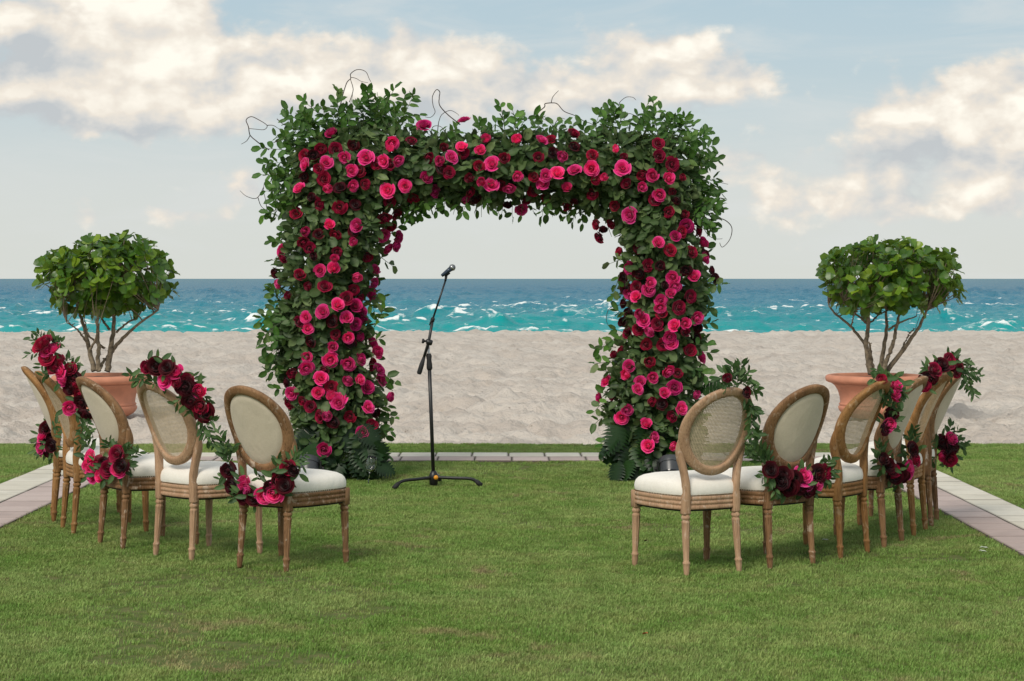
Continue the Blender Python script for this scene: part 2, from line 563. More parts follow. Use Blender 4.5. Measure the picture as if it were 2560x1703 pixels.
finish(t, t.add('ShaderNodeBsdfPrincipled', {'Base Color': col, 'Roughness': .95, 'Specular IOR Level': .1, 'Normal': bmp}).outputs[0])
MT['sand'] = m

m, t = material('sea water')
geo = t.add('ShaderNodeNewGeometry').outputs['Position']
sy = t.add('ShaderNodeSeparateXYZ', {0: geo}).outputs[1]
lg = t.m('DIVIDE', t.m('SUBTRACT', t.m('LOGARITHM', sy, 10.0), 2.0), 1.6, clamp=True)
patch = t.noise(t.scale(geo, (.006, .012, 0)), 1, 4, .6)
lgp = t.m('ADD', lg, t.m('MULTIPLY', t.m('SUBTRACT', patch, .5), .14))
col = t.ramp(lgp, [(0.0, (.006, .30, .29)), (.10, (.003, .22, .25)), (.24, (.002, .145, .22)), (.45, (.002, .10, .18)), (1.0, (.003, .095, .15))])
foam = t.add('ShaderNodeAttribute', attribute_name='foam').outputs['Fac']
fn = t.noise(t.scale(geo, (1.1, 1.0, .5)), 1, 6, .7)
ff = t.step(t.m('ADD', foam, t.m('MULTIPLY', t.m('SUBTRACT', fn, .5), .9)), .55, .85)
rip = t.noise(t.scale(geo, (.55, 1.1, 1)), 1, 5, .62)
rip2 = t.noise(t.scale(geo, (.05, .14, 1)), 1, 5, .6)
hgt = t.m('ADD', t.m('MULTIPLY', rip, .22), t.m('MULTIPLY', rip2, .5))
bmp = t.add('ShaderNodeBump', {'Height': hgt, 'Strength': .6, 'Distance': 1.0}).outputs[0]
fr = t.add('ShaderNodeFresnel', {'IOR': 1.33, 'Normal': bmp}).outputs[0]
body = t.add('ShaderNodeBsdfDiffuse', {'Color': col, 'Normal': bmp})
shine = t.add('ShaderNodeBsdfGlossy', {'Color': (.78, .93, 1.0), 'Roughness': .12, 'Normal': bmp})
wat = t.add('ShaderNodeMixShader', {0: t.m('MINIMUM', t.m('MULTIPLY', fr, .55), .34), 1: body.outputs[0], 2: shine.outputs[0]})
fo = t.add('ShaderNodeBsdfPrincipled', {'Base Color': (.82, .86, .84), 'Roughness': .9})
finish(t, t.add('ShaderNodeMixShader', {0: ff, 1: wat.outputs[0], 2: fo.outputs[0]}).outputs[0])
MT['sea'] = m

# ------------------------------------------------------------------ setting: beach, sea, lawn, path
LAWN_END = 18.1


def grid_mesh(name, X, Yv, Zv, attrs=None):
    r, c = X.shape
    vs = np.stack([X, Yv, Zv], -1).reshape(-1, 3)
    i = np.arange(r * c).reshape(r, c)
    fs = np.stack([i[:-1, :-1], i[:-1, 1:], i[1:, 1:], i[1:, :-1]], -1).reshape(-1, 4)
    me = bpy.data.meshes.new(name)
    me.vertices.add(len(vs)); me.vertices.foreach_set('co', vs.astype(np.float32).ravel())
    me.loops.add(fs.size); me.loops.foreach_set('vertex_index', fs.astype(np.int32).ravel())
    me.polygons.add(len(fs)); me.polygons.foreach_set('loop_start', np.arange(0, fs.size, 4, dtype=np.int32))
    me.polygons.foreach_set('use_smooth', np.ones(len(fs), dtype=bool))
    for k, v in (attrs or {}).items():
        a = me.attributes.new(k, 'FLOAT', 'POINT')
        a.data.foreach_set('value', v.astype(np.float32).ravel())
    me.update(); me.validate()
    return me


# beach: near flat, trampled, then a berm that drops to the water
ys = np.concatenate([np.linspace(15.5, 17.8, 4), 1 / np.linspace(1 / 17.9, 1 / 57.5, 330), np.linspace(58.2, 100, 40)])
us = np.concatenate([np.linspace(-9, -.42, 30), np.linspace(-.40, .40, 420), np.linspace(.42, 9, 30)])
U, Y = np.meshgrid(us, ys)
X = U * np.maximum(Y, 18)
bump = (fbm(X * 1.1, Y * .9, 3, 3) - .5) * .16 + (fbm(X * 2.6, Y * 2.0, 4, 9, .7) - .5) * .30 + (fbm(X * 7.5, Y * 5.0, 2, 19, .6) - .5) * .05
pits = np.clip(fbm(X * 2.3 + 40, Y * 2.3, 2, 21) - .60, 0, 1) * -.35
Zs = (bump + pits) * np.clip((Y - 17.6) / 1.2, 0, 1) * np.clip((64 - Y) / 8, .15, 1)
Zs = Zs - .035 + np.where(Y > 57.8, -(Y - 57.8) * .055, 0) + np.where(Y < 18.3, -.03, 0)
for px_, in ((252,), (2186,)):
    c = P(px_, 1045, 21.9)
    Zs = np.where(np.hypot(X - c.x, Y - c.y) < .62, np.minimum(Zs, -.012), Zs)
tag(link('beach', grid_mesh('beach', X, Y, Zs), MT['sand']), kind='structure')

# sea: one displaced sheet out to the horizon
dyr = np.concatenate([np.linspace(160, 40, 300), np.linspace(39.7, 8, 190), np.linspace(7.7, .5, 36), [.3, .2]])
ys = FPX * (CAM_H + 1.3) / dyr
us = np.concatenate([np.linspace(-6, -.45, 24), np.linspace(-.43, .43, 640), np.linspace(.45, 6, 24)])
U, Y = np.meshgrid(us, ys)
X = U * Y
w0 = fbm(X * .03, Y * .07, 3, 5) - .5
w1 = fbm(X * .30 + w0 * 2, Y * .17 + w0, 4, 15, .62) - .5
w2 = fbm(X * 1.1, Y * .6, 3, 33, .6) - .5
fade = 1 / (1 + (Y / 900) ** 2)
crest = np.clip(w1 * 2.0 + w0 * .5, -1, 1)
H = (np.exp(crest * 1.5) - 1) * .36 * (.3 + .7 * fade) + w2 * .46 * fade
# lines of breakers close in
for yb, amp, seed in ((112, .34, 3), (124, .28, 8), (139, .2, 13)):
    line = yb + (fbm(X * .03 + seed, X * 0 + seed, 3, seed) - .5) * 12
    gate = np.clip((fbm(X * .035 + seed * 5, X * 0 + .3, 2, seed + 40) - .42) * 6, 0, 1)
    H = H + gate * amp * np.exp(-((Y - line) / 1.5) ** 2)
foam = np.clip((w1 * .6 + w2 * 1.15 - .09) * 3.2, 0, .68) * np.clip(1.15 - Y / 700, .0, 1) + np.clip((fbm(X * .12, Y * .16, 4, 77, .6) - .53) * 3.2, 0, .55) * np.clip(1.3 - Y / 300, 0, 1)
for yb, seed, g0 in ((112, 3, .66), (106.0, 29, .45)):
    line = yb + 1.0 + (fbm(X * .03 + seed, X * 0 + seed, 3, seed) - .5) * 12
    gate = np.clip((fbm(X * .035 + seed * 5, X * 0 + .3, 2, seed + 40) - g0) * 6, 0, 1)
    foam = np.maximum(foam, gate * .85 * np.exp(-((Y - line) / 1.0) ** 2))
tag(link('sea', grid_mesh('sea', X, Y, H - 1.3, {'foam': foam}), MT['sea']), kind='structure')

# lawn: a sheet with a soft uneven edge to the sand
nx = 260
xs = np.concatenate([np.linspace(-60, -9.2, 8), np.linspace(-9, 9, nx), np.linspace(9.2, 60, 8)])
edge = LAWN_END + (fbm(xs * 1.3, xs * 0 + 2, 4, 4) - .5) * .20
rows = [-20, 4, 8, 12, 15, 17, 17.7]
Yl = np.stack([np.full_like(xs, r) for r in rows] + [edge, edge + .05], 0)
Xl = np.tile(xs, (len(rows) + 2, 1))
Zl = np.zeros_like(Yl)
Zl[-1] = -.09
tag(link('lawn', grid_mesh('lawn', Xl, Yl, Zl), MT['lawn']), kind='structure')

LX, RX = (-3.74, -3.42, -3.08), (3.33, 3.05, 2.77)       # outer edge, colour change, inner edge of the side paths
BY = (17.12, 16.74, 16.38)                              # far edge, colour change, near edge of the cross path
bed = MB()
for a, b in ((LX[0], LX[2]), (RX[2], RX[0])):
    bed.add([(a, 2, .004), (b, 2, .004), (b, BY[0], .004), (a, BY[0], .004)], [(0, 1, 2, 3)])
bed.add([(LX[2], BY[2], .004), (RX[2], BY[2], .004), (RX[2], BY[0], .004), (LX[2], BY[0], .004)], [(0, 1, 2, 3)])
path = tag(bed.build('path', simple('joint sand', (.10, .085, .07), .95), None, False), kind='structure')
pav_cache = {}


def paver(x0, x1, y0, y1, mat):
    w, d = round(x1 - x0, 3), round(y1 - y0, 3)
    k = (w, d, mat)
    if k not in pav_cache:
        g, e = .004, .014
        def ring(i, z): return [(-w / 2 + i, -d / 2 + i, z), (w / 2 - i, -d / 2 + i, z), (w / 2 - i, d / 2 - i, z), (-w / 2 + i, d / 2 - i, z)]
        b = MB().rings([ring(g, 0), ring(g, .0105), ring(g + e, .014)])
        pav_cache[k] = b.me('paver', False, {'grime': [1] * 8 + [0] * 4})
    o = link('paver', pav_cache[k], MT[mat], path)
    o.location = ((x0 + x1) / 2, (y0 + y1) / 2, .003 + rng.uniform(-.0012, .0012))
    o.rotation_euler = (rng.uniform(-.003, .003), rng.uniform(-.003, .003), rng.uniform(-.004, .004))


PITCH = .305
for xs_ in (LX, RX):
    y1 = BY[1] if True else 0
    y = BY[0]
    while y > 8.0:
        a, b = sorted((xs_[0], xs_[1]))
        paver(a, b, y - PITCH, y, 'pale_paver')
        y -= PITCH
    y = BY[1]
    while y > 8.0:
        a, b = sorted((xs_[1], xs_[2]))
        paver(a, b, y - PITCH, y, 'mauve_paver')
        y -= PITCH
n = 21
st = (RX[1] - LX[1]) / n
for i in range(n):
    paver(LX[1] + i * st, LX[1] + (i + 1) * st, BY[1], BY[0], 'pale_paver')
n = 19
st = (RX[2] - LX[2]) / n
for i in range(n):
    paver(LX[2] + i * st, LX[2] + (i + 1) * st, BY[2], BY[1], 'mauve_paver')

# grass: tufts set out on points
blade = MB()
for k in range(22):
    a = rng.uniform(0, 2 * math.pi)
    r0 = math.sqrt(rng.random()) * .036
    bx0, by0 = r0 * math.cos(a), r0 * math.sin(a)
    h = rng.uniform(.008, .019)
    lean = rng.uniform(.2, 1.1) * h
    d = rng.uniform(0, 2 * math.pi)
    lx, ly = math.cos(d) * lean, math.sin(d) * lean
    w = rng.uniform(.0011, .0021)
    px_, py_ = -math.sin(d + .6) * w, math.cos(d + .6) * w
    blade.add([(bx0 - px_, by0 - py_, -.003), (bx0 + px_, by0 + py_, -.003), (bx0 + lx * .45 + px_ * .8, by0 + ly * .45 + py_ * .8, h * .7),
               (bx0 + lx * .45 - px_ * .8, by0 + ly * .45 - py_ * .8, h * .7), (bx0 + lx, by0 + ly, h)], [(0, 1, 2, 3), (3, 2, 4)])
tuft_me = blade.me('grass_tuft', True)
NP = 175000
gy = np.sqrt(nrs.uniform(6.6 ** 2, 18.3 ** 2, NP))
gx = nrs.uniform(-1, 1, NP) * (gy * .285 + .55)
inl = (gx > LX[0] - .006) & (gx < LX[2] + .006)
inr = (gx > RX[2] - .006) & (gx < RX[0] + .006)
inb = (gy > BY[2] - .006) & (gy < BY[0] + .006) & (gx > LX[0]) & (gx < RX[0])
ok = ~(((inl | inr) & (gy < BY[0])) | inb) & (gy < LAWN_END + (fbm(gx * 1.3, gx * 0 + 2, 4, 4) - .5) * .20 + .01)
bare = fbm(gx * 1.4 + 11, gy * 1.4, 4, 61)
ok &= nrs.random_sample(NP) > np.clip((bare - .60) * 7, 0, .75)
gx, gy = gx[ok], gy[ok]
pm = bpy.data.meshes.new('grass')
pm.vertices.add(len(gx))
pm.vertices.foreach_set('co', np.stack([gx, gy, np.zeros_like(gx)], -1).astype(np.float32).ravel())
grass = link('grass', pm)
tuft = bpy.data.objects.new('grass_tuft', tuft_me)     # source of the tufts, held only by the node group
tuft_me.materials.append(MT['grass'])
ng = bpy.data.node_groups.new('grass tufts', 'GeometryNodeTree')
ng.interface.new_socket('Geometry', in_out='INPUT', socket_type='NodeSocketGeometry')
ng.interface.new_socket('Geometry', in_out='OUTPUT', socket_type='NodeSocketGeometry')
gi, go = ng.nodes.new('NodeGroupInput'), ng.nodes.new('NodeGroupOutput')
inst = ng.nodes.new('GeometryNodeInstanceOnPoints')
oi = ng.nodes.new('GeometryNodeObjectInfo')
oi.inputs['Object'].default_value = tuft
rv = ng.nodes.new('FunctionNodeRandomValue'); rv.data_type = 'FLOAT_VECTOR'
rv.inputs[0].default_value = (-.12, -.12, 0); rv.inputs[1].default_value = (.12, .12, 6.283)
rs = ng.nodes.new('FunctionNodeRandomValue'); rs.data_type = 'FLOAT'
rs.inputs[2].default_value = .55; rs.inputs[3].default_value = 1.2
L = ng.links.new
L(gi.outputs[0], inst.inputs['Points']); L(oi.outputs['Geometry'], inst.inputs['Instance'])
L(rv.outputs[0], inst.inputs['Rotation']); L(rs.outputs[1], inst.inputs['Scale']); L(inst.outputs[0], go.inputs[0])
grass.modifiers.new('tufts', 'NODES').node_group = ng
tag(grass, 'short mown green lawn grass with worn brown patches', 'grass', kind='stuff')


# ------------------------------------------------------------------ leaf and rose meshes
def leaf_mesh(name, width, nseg=5, fold=.25, curl=.2, tipx=.55, point=1.0, mat=None, lobes=0):
    """unit-length leaf from the origin along +Y, top side up"""
    vs, fs, vein = [], [], []
    for i in range(nseg + 1):
        s = i / nseg
        prof = (s ** tipx) * ((1 - s) ** (.5 * point)) / ((tipx / (tipx + .5 * point)) ** tipx * (.5 * point / (tipx + .5 * point)) ** (.5 * point)) if 0 < s < 1 else 0
        w = width * .5 * max(prof, .02)
        z = -curl * s * s + .04 * math.sin(s * 9)
        for k, q in enumerate((-1, 0, 1)):
            vs.append((q * w, s, z + abs(q) * w * fold * 2))
            vein.append(1.0 if k == 1 else 0.0)
    for i in range(nseg):
        for k in range(2):
            a = i * 3 + k
            fs.append((a, a + 1, a + 4, a + 3))
    me = mesh(name, vs, fs, True, {'vein': vein})
    if mat:
        me.materials.append(mat)
    return me


def big_leaf_mesh(name, mat, nlobe=6):
    """broad dark leaf cut into finger-like lobes"""
    vs, fs, vein = [], [], []
    mid = [(0, i / nlobe, -.25 * (i / nlobe) ** 2) for i in range(nlobe + 1)]
    for p in mid:
        vs.append(p); vein.append(1)
    for sgn in (-1, 1):
        for i in range(nlobe):
            s = (i + .5) / nlobe
            w = .48 * math.sin(math.pi * min(1, (s * .85 + .18))) ** .7 + .05
            ya = i / nlobe
            yb = (i + 1) / nlobe
            o = len(vs)
            drop = -.25 * s * s - .16 * w
            vs += [(sgn * w * .62, ya - .01 + .10 * w, drop * .6 + .04), (sgn * w, s + .12 * w + .05, drop), (sgn * w * .68, yb - .035 + .14 * w, drop * .6 + .03)]
            vein += [0, 0, 0]
            f = [(i, i + 1, o + 2, o), (o, o + 2, o + 1)]
            fs += f if sgn < 0 else [tuple(reversed(q)) for q in f]
    me = mesh(name, vs, fs, True, {'vein': vein})
    me.materials.append(mat)
    return me


def rose_mesh(name, seed, openness=1.0):
    """bloom of wrapped petals, unit diameter, opening along +Z"""
    r = random.Random(seed)
    vs, fs, rim = [], [], []
    npet = 24
    ang = r.uniform(0, 6.28)
    for i in range(npet):
        s = i / (npet - 1)
        ang += 2.4 + r.uniform(-.25, .25)
        rad = (.035 + .36 * s ** .85) * (.75 + .25 * openness)
        top = .30 - .02 * s - .20 * s ** 2.2 * openness
        bot = -.16 - .05 * (1 - s)
        span = (2.3 - 1.0 * s) * r.uniform(.9, 1.1)
        curl = (.03 + .13 * s ** 1.3) * openness * r.uniform(.7, 1.3)
        nu, nv = 6, 5
        o = len(vs)
        for v in range(nv):
            tv = v / (nv - 1)
            for u in range(nu):
                tu = u / (nu - 1) * 2 - 1
                a = ang + tu * span * .5
                edge = 1 - .22 * tu * tu
                z = bot + (top - bot) * tv * edge
                prof = math.sin(min(1, tv * 1.15) * math.pi * .5)
                rr = .06 * (1 - tv) + rad * prof * (1 + .05 * math.sin(a * 3 + i)) + curl * max(0, tv - .55) ** 1.5 * 3.0
                rr += .02 * (u / (nu - 1))
                if s < .4:
                    rr *= 1 - (.4 - s) * 1.5 * tv ** 2
                    z += .05 * (.4 - s)
                z -= curl * max(0, tv - .72) * .9
                vs.append((rr * math.cos(a), rr * math.sin(a), z))
                rim.append(tv ** 1.5 * (1 if v == nv - 1 else .85))
        for v in range(nv - 1):
            for u in range(nu - 1):
                k = o + v * nu + u
                fs.append((k, k + 1, k + nu + 1, k + nu))
    return mesh(name, vs, fs, True, {'rim': rim})


ROSE = {}
for cname in ('pink', 'magenta', 'red', 'burgundy'):
    ROSE[cname] = []
    for k in range(7):
        me = rose_mesh('rose', k * 7 + len(cname), (1.0, .8, 1.1, .6, .95, .25, .75)[k])
        me.materials.append(MT[cname])
        ROSE[cname].append(me)


def put_rose(loc, facing, dia, colour, parent, inv=None):
    o = link('rose', ROSE[colour][rng.randrange(7)], None, parent)
    q = Vector(facing).to_track_quat('Z', 'Y') @ Quaternion((0, 0, 1), rng.uniform(0, 6.28))
    o.rotation_euler = q.to_euler()
    o.location = Vector(loc) - parent.location if parent.rotation_euler.z == 0 else loc
    o.scale = (dia, dia, dia * rng.uniform(.85, 1.05))
    return o


LEAFV = [leaf_mesh('leaf', w, 5, f, c, .55, p, MT['leaf']) for w, f, c, p in
         ((.62, .18, .18, 1.0), (.56, .28, .30, 1.1), (.68, .10, .05, 1.0), (.5, .25, -.12, 1.2))]
SPRV = [leaf_mesh('leaf', w, 5, f, c, .6, p, MT['sprig']) for w, f, c, p in ((.52, .25, .15, 1.2), (.46, .15, .28, 1.3), (.58, .2, .05, 1.1))]
RUSV = [leaf_mesh('leaf', w, 4, f, c, .7, p, MT['ruscus']) for w, f, c, p in ((.34, .2, .15, 1.4), (.28, .2, -.1, 1.5), (.40, .2, .25, 1.3))]
TREV = [leaf_mesh('leaf', w, 5, f, c, .95, .62, MT['tree_leaf']) for w, f, c in ((.66, .10, .10), (.60, .18, -.06), (.72, .06, .05))]
PALV = [big_leaf_mesh('broad_leaf', MT['palm'], k) for k in (6, 7, 8)]


def put_leaf(var, loc, direction, up, size, parent, twist=0.0, name='leaf'):
    o = link(name, rng.choice(var), None, parent)
    M = rand_frame(direction, up, twist)
    o.rotation_euler = M.to_euler()
    o.location = Vector(loc) - parent.location
    o.scale = (size, size, size)
    return o


def bulk_leaves(name, var, items, mat, parent):
    """many leaves in one mesh; items = (loc, direction, up, size, twist, tint)"""
    tv, tf, tn, tt = [], [], [], []
    temps = []
    for me in var:
        co = np.empty(len(me.vertices) * 3, np.float32); me.vertices.foreach_get('co', co)
        vein = np.empty(len(me.vertices), np.float32); me.attributes['vein'].data.foreach_get('value', vein)
        fc = np.array([list(p.vertices) for p in me.polygons])
        temps.append((co.reshape(-1, 3), vein, fc))
    off = 0
    org = np.array(parent.location)
    for loc, d, up, size, tw, tint in items:
        co, vein, fc = temps[rng.randrange(len(temps))]
        M = np.array(rand_frame(d, up, tw)) * size
        tv.append(co @ M.T + np.array(loc) - org)
        tf.append(fc + off)
        tn.append(vein)
        tt.append(np.full(len(co), tint))
        off += len(co)
    V = np.concatenate(tv); F = np.concatenate(tf)
    me = bpy.data.meshes.new(name)
    me.vertices.add(len(V)); me.vertices.foreach_set('co', V.astype(np.float32).ravel())
    me.loops.add(F.size); me.loops.foreach_set('vertex_index', F.astype(np.int32).ravel())
    me.polygons.add(len(F)); me.polygons.foreach_set('loop_start', np.arange(0, F.size, 4, dtype=np.int32))
    me.polygons.foreach_set('use_smooth', np.ones(len(F), dtype=bool))
    for k, v in (('vein', np.concatenate(tn)), ('tint', np.concatenate(tt))):
        a = me.attributes.new(k, 'FLOAT', 'POINT'); a.data.foreach_set('value', v.astype(np.float32))
    me.update()
    return tag(link(name, me, mat, parent), kind='stuff')


# ------------------------------------------------------------------ floral arch
DP = 2560 / 2357.0                     # the layout sketch was read off at 2357 px
AY, AT = 15.12, .30                    # depth of the arch's middle, half its thickness
outline = [(722, 1105), (695, 1060), (680, 1000), (668, 930), (655, 880), (640, 830), (632, 780), (640, 730), (650, 690), (648, 640), (645, 590), (655, 550),
           (660, 510), (668, 460), (672, 410), (675, 370), (690, 340), (715, 318), (745, 305), (790, 290), (850, 280), (900, 285), (930, 298), (970, 310),
           (1040, 315), (1100, 308), (1160, 304), (1210, 302), (1270, 312), (1330, 310), (1390, 302), (1430, 304), (1480, 308), (1530, 308), (1570, 325),
           (1594, 355), (1604, 400), (1610, 450), (1610, 500), (1602, 540), (1617, 580), (1622, 640), (1620, 700), (1612, 760), (1608, 820), (1612, 870),
           (1610, 930), (1600, 1000), (1590, 1060), (1575, 1105), (1400, 1105), (1395, 1060), (1395, 1000), (1385, 960), (1390, 900), (1405, 840), (1420, 790),
           (1430, 740), (1425, 700), (1425, 650), (1430, 600), (1428, 560), (1410, 530), (1380, 495), (1330, 478), (1270, 473), (1210, 465), (1150, 470),
           (1090, 477), (1040, 468), (1000, 463), (960, 473), (930, 492), (910, 530), (895, 570), (880, 600), (868, 640), (862, 700), (862, 760), (868, 820),
           (885, 880), (895, 950), (898, 1010), (900, 1060), (885, 1105)]
# the legs are a little slimmer than their loose leaves reach
outline = [(x - 13 if (860 < x < 912 and y > 520) else x + 9 if (1383 < x < 1432 and y > 525) else x, y) for x, y in outline]
poly = np.array([(P(x * DP, y * DP, AY).x, P(x * DP, y * DP, AY).z) for x, y in outline])
pa, pb = poly, np.roll(poly, -1, 0)


def edge_info(pts):
    """inside flag, distance to the outline, outward direction for (x, z) points"""
    x, z = pts[:, :1], pts[:, 1:]
    cond = ((pa[:, 1] > z) != (pb[:, 1] > z)) & (x < (pb[:, 0] - pa[:, 0]) * (z - pa[:, 1]) / (pb[:, 1] - pa[:, 1] + 1e-12) + pa[:, 0])
    inside = cond.sum(1) % 2 == 1
    e = pb - pa
    ax, az_ = x - pa[:, 0], z - pa[:, 1]
    tt = np.clip((ax * e[:, 0] + az_ * e[:, 1]) / (e ** 2).sum(1), 0, 1)
    qx, qz = pa[:, 0] + tt * e[:, 0], pa[:, 1] + tt * e[:, 1]
    d = np.hypot(x - qx, z - qz)
    i = d.argmin(1)
    r = np.arange(len(pts))
    dm = d[r, i]
    out = np.stack([qx[r, i] - pts[:, 0], qz[r, i] - pts[:, 1]], 1) / (dm[:, None] + 1e-9)
    out[~inside] *= -1
    return inside, dm, out


def half_depth(d, z):
    k = np.clip(d / .26, 0, 1)
    return AT * np.sqrt(np.clip(1 - (1 - k) ** 2, 0, 1)) * (1 + .10 * np.sin(z * 5.1) + .06 * np.sin(z * 11.7))


arch = thing('floral_arch', (P(1216, 1203, AY).x, AY, 0), 'large square wedding arch covered in green leaves with pink and red roses', 'flower arch')

# hidden steel frame and foam the stems are pushed into
lx, rx = P(785 * DP, 0, AY).x, P(1510 * DP, 0, AY).x
for x in (lx, rx):
    for dy_ in (-.11, .11):
        b = MB().box((x - .02, AY + dy_ - .02, 0), (x + .02, AY + dy_ + .02, 2.45), .003)
        o = b.build('post', MT['steel'], arch, False); o.location = -arch.location
for dy_ in (-.11, .11):
    b = MB().box((lx - .02, AY + dy_ - .02, 2.40), (rx + .02, AY + dy_ + .02, 2.44), .003)
    o = b.build('beam', MT['steel'], arch, False); o.location = -arch.location
for lo, hi in (((lx - .16, AY - .10, .10), (lx + .16, AY + .10, 2.30)), ((rx - .15, AY - .10, .10), (rx + .15, AY + .10, 2.30)),
               ((lx - .10, AY - .10, 2.17), (rx + .10, AY + .10, 2.46))):
    b = MB().box(lo, hi, .02)
    o = b.build('foam_core', MT['core'], arch, False); o.location = -arch.location

# roses, where the photograph has them
def zz(o, s, pts, c): return [(o[0] + x * s, o[1] + y * s, c) for x, y in pts]
roses = []
roses += zz((600, 160), .2806, [(768, 880), (932, 833), (1122, 833), (1280, 868), (1408, 858), (993, 950), (1003, 1085), (1315, 1125), (1473, 1088), (780, 1103), (795, 1432), (1043, 1440), (1277, 1525),
        (1352, 705), (1340, 760), (580, 895), (525, 1108), (1885, 830), (1783, 865), (2140, 770), (2195, 670), (2245, 890), (2150, 1050), (2240, 1075), (2005, 1200), (1975, 740)], 'pink')
roses += zz((600, 160), .2806, [(815, 615), (1640, 548), (1995, 500), (1660, 1015), (1745, 1135), (1408, 1545), (575, 1490)], 'magenta')
roses += zz((600, 160), .2806, [(722, 755), (853, 765), (1010, 725), (575, 815), (653, 815), (700, 930), (748, 1025), (570, 1010), (1070, 950), (1212, 890), (1340, 898), (1110, 1070), (890, 1100), (635, 1190),
        (705, 1250), (885, 1275), (1028, 1255), (500, 1335), (1330, 1225), (1543, 1200), (1285, 1370), (1390, 1340), (1345, 1450), (853, 1515), (697, 1518), (1020, 1490), (1525, 690), (1675, 830), (1815, 745),
        (1790, 940), (1860, 965), (1990, 790), (2130, 910), (2050, 1140), (2095, 1200), (2045, 1020)], 'red')
roses += zz((1200, 200), .2806, [(55, 525), (15, 630), (118, 750), (330, 530), (547, 535), (333, 855), (585, 850), (565, 925), (690, 830), (740, 675), (840, 805), (993, 787), (1112, 865), (1268, 785), (773, 960),
        (1537, 850), (1680, 875), (1443, 953), (1600, 1025), (1333, 1205), (1218, 615), (1590, 1450), (25, 905), (105, 930), (260, 960), (367, 1155)], 'pink')
roses += zz((1200, 200), .2806, [(1840, 1300), (1740, 1390), (1985, 1455)], 'magenta')
roses += zz((1200, 200), .2806, [(832, 480), (838, 595), (632, 530), (645, 655), (522, 690), (215, 697), (10, 770), (1003, 670), (1585, 565), (1595, 680), (1280, 690), (1710, 755), (1797, 870), (1450, 845),
        (1305, 930), (1715, 1000), (1555, 1075), (1750, 1070), (185, 935), (480, 990), (590, 1050), (845, 1070), (775, 1115), (250, 1105), (410, 1070), (1000, 1015), (1200, 1125), (1680, 1175), (1820, 1200),
        (1040, 1290), (1095, 1320), (1065, 1405), (1175, 1280), (1410, 1500), (1695, 1520), (1800, 1350), (1945, 1345), (1880, 1540), (2000, 1550), (1250, 1530), (480, 860), (1030, 880)], 'red')
roses += zz((620, 560), .2807, [(1200, 110), (945, 160), (770, 310), (640, 415), (762, 395), (278, 530), (1130, 410), (970, 465), (800, 720), (665, 785), (878, 835), (515, 832), (530, 932), (893, 1012), (755, 1095),
        (735, 1210), (525, 1185), (522, 1285), (893, 1245), (650, 1375), (625, 1505), (390, 1510), (895, 1390), (995, 1390), (805, 1560)], 'pink')
roses += zz((620, 560), .2807, [(303, 235), (955, 730), (1005, 775), (1015, 850), (960, 890), (990, 1005), (1065, 1455), (1165, 1295), (1190, 1380), (1105, 1060), (1150, 1140), (1000, 1205), (1255, 1540),
        (1120, 530), (1095, 620), (1310, 195), (1240, 215), (530, 80)], 'magenta')
roses += zz((620, 560), .2807, [(1275, 25), (495, 160), (545, 215), (575, 290), (320, 300), (245, 435), (460, 455), (360, 640), (540, 555), (680, 555), (790, 245), (1065, 290), (880, 660), (940, 590), (990, 660),
        (455, 875), (750, 870), (780, 985), (560, 1050), (680, 1300), (740, 1450), (395, 1325), (350, 1410), (1100, 1250), (920, 1075)], 'red')
roses += zz((640, 900), .2168, [(715, 380), (410, 390), (950, 500), (820, 635), (1295, 545), (870, 420)], 'pink')
roses += zz((640, 900), .2168, [(1230, 840), (785, 1030), (1540, 425), (1285, 315)], 'magenta')
roses += zz((640, 900), .2168, [(545, 480), (630, 535), (1335, 740), (1380, 610), (900, 720), (385, 505), (1085, 650), (740, 650)], 'red')
roses += zz((1460, 560), .2551, [(735, 190), (870, 525), (890, 610), (1075, 512), (650, 575), (635, 645), (850, 680), (510, 712), (445, 685), (755, 750), (745, 820), (545, 880), (585, 950), (650, 1045), (888, 995),
        (995, 975), (1105, 920), (855, 1170), (440, 1395), (415, 1475), (675, 1505), (825, 1440), (550, 1550), (215, 1540)], 'pink')
roses += zz((1460, 560), .2551, [(895, 115), (1000, 30), (1160, 190), (1180, 340), (840, 1110), (1145, 1305), (450, 430)], 'magenta')
roses += zz((1460, 560), .2551, [(530, 240), (355, 285), (850, 245), (1060, 290), (970, 90), (625, 410), (745, 410), (1000, 455), (515, 615), (785, 600), (1040, 710), (930, 815), (760, 885), (720, 980), (535, 1030),
        (425, 1065), (995, 1065), (610, 1180), (770, 1185), (1035, 1240), (300, 1290), (365, 1245), (640, 1350), (920, 1465)], 'red')
roses += zz((1460, 560), .2551, [(380, 530), (400, 625), (445, 610), (540, 490), (395, 780), (440, 870), (380, 965), (1115, 1015), (1100, 1115), (1245, 460), (1280, 535), (1125, 65)], 'burgundy')
roses += zz((1460, 860), .2423, [(580, 410), (555, 465), (830, 505), (297, 535), (445, 680), (390, 760), (640, 825), (720, 965), (660, 1050), (920, 1050), (1150, 520), (1005, 670), (370, 1010)], 'pink')
roses += zz((1460, 860), .2423, [(935, 450), (160, 555)], 'magenta')
roses += zz((1460, 860), .2423, [(970, 300), (915, 745), (690, 590), (800, 620)], 'red')
keep = []
for r_ in roses:
    if all(math.hypot(r_[0] - k[0], r_[1] - k[1]) > 10 for k in keep):
        keep.append(r_)
keep = keep[:299]
rp = np.array([(P(x, y, AY - .25).x, P(x, y, AY - .25).z) for x, y, c in keep])
ins, dist, outd = edge_info(rp)
hd = half_depth(np.maximum(dist - .034, 0), rp[:, 1])
ROSES = []
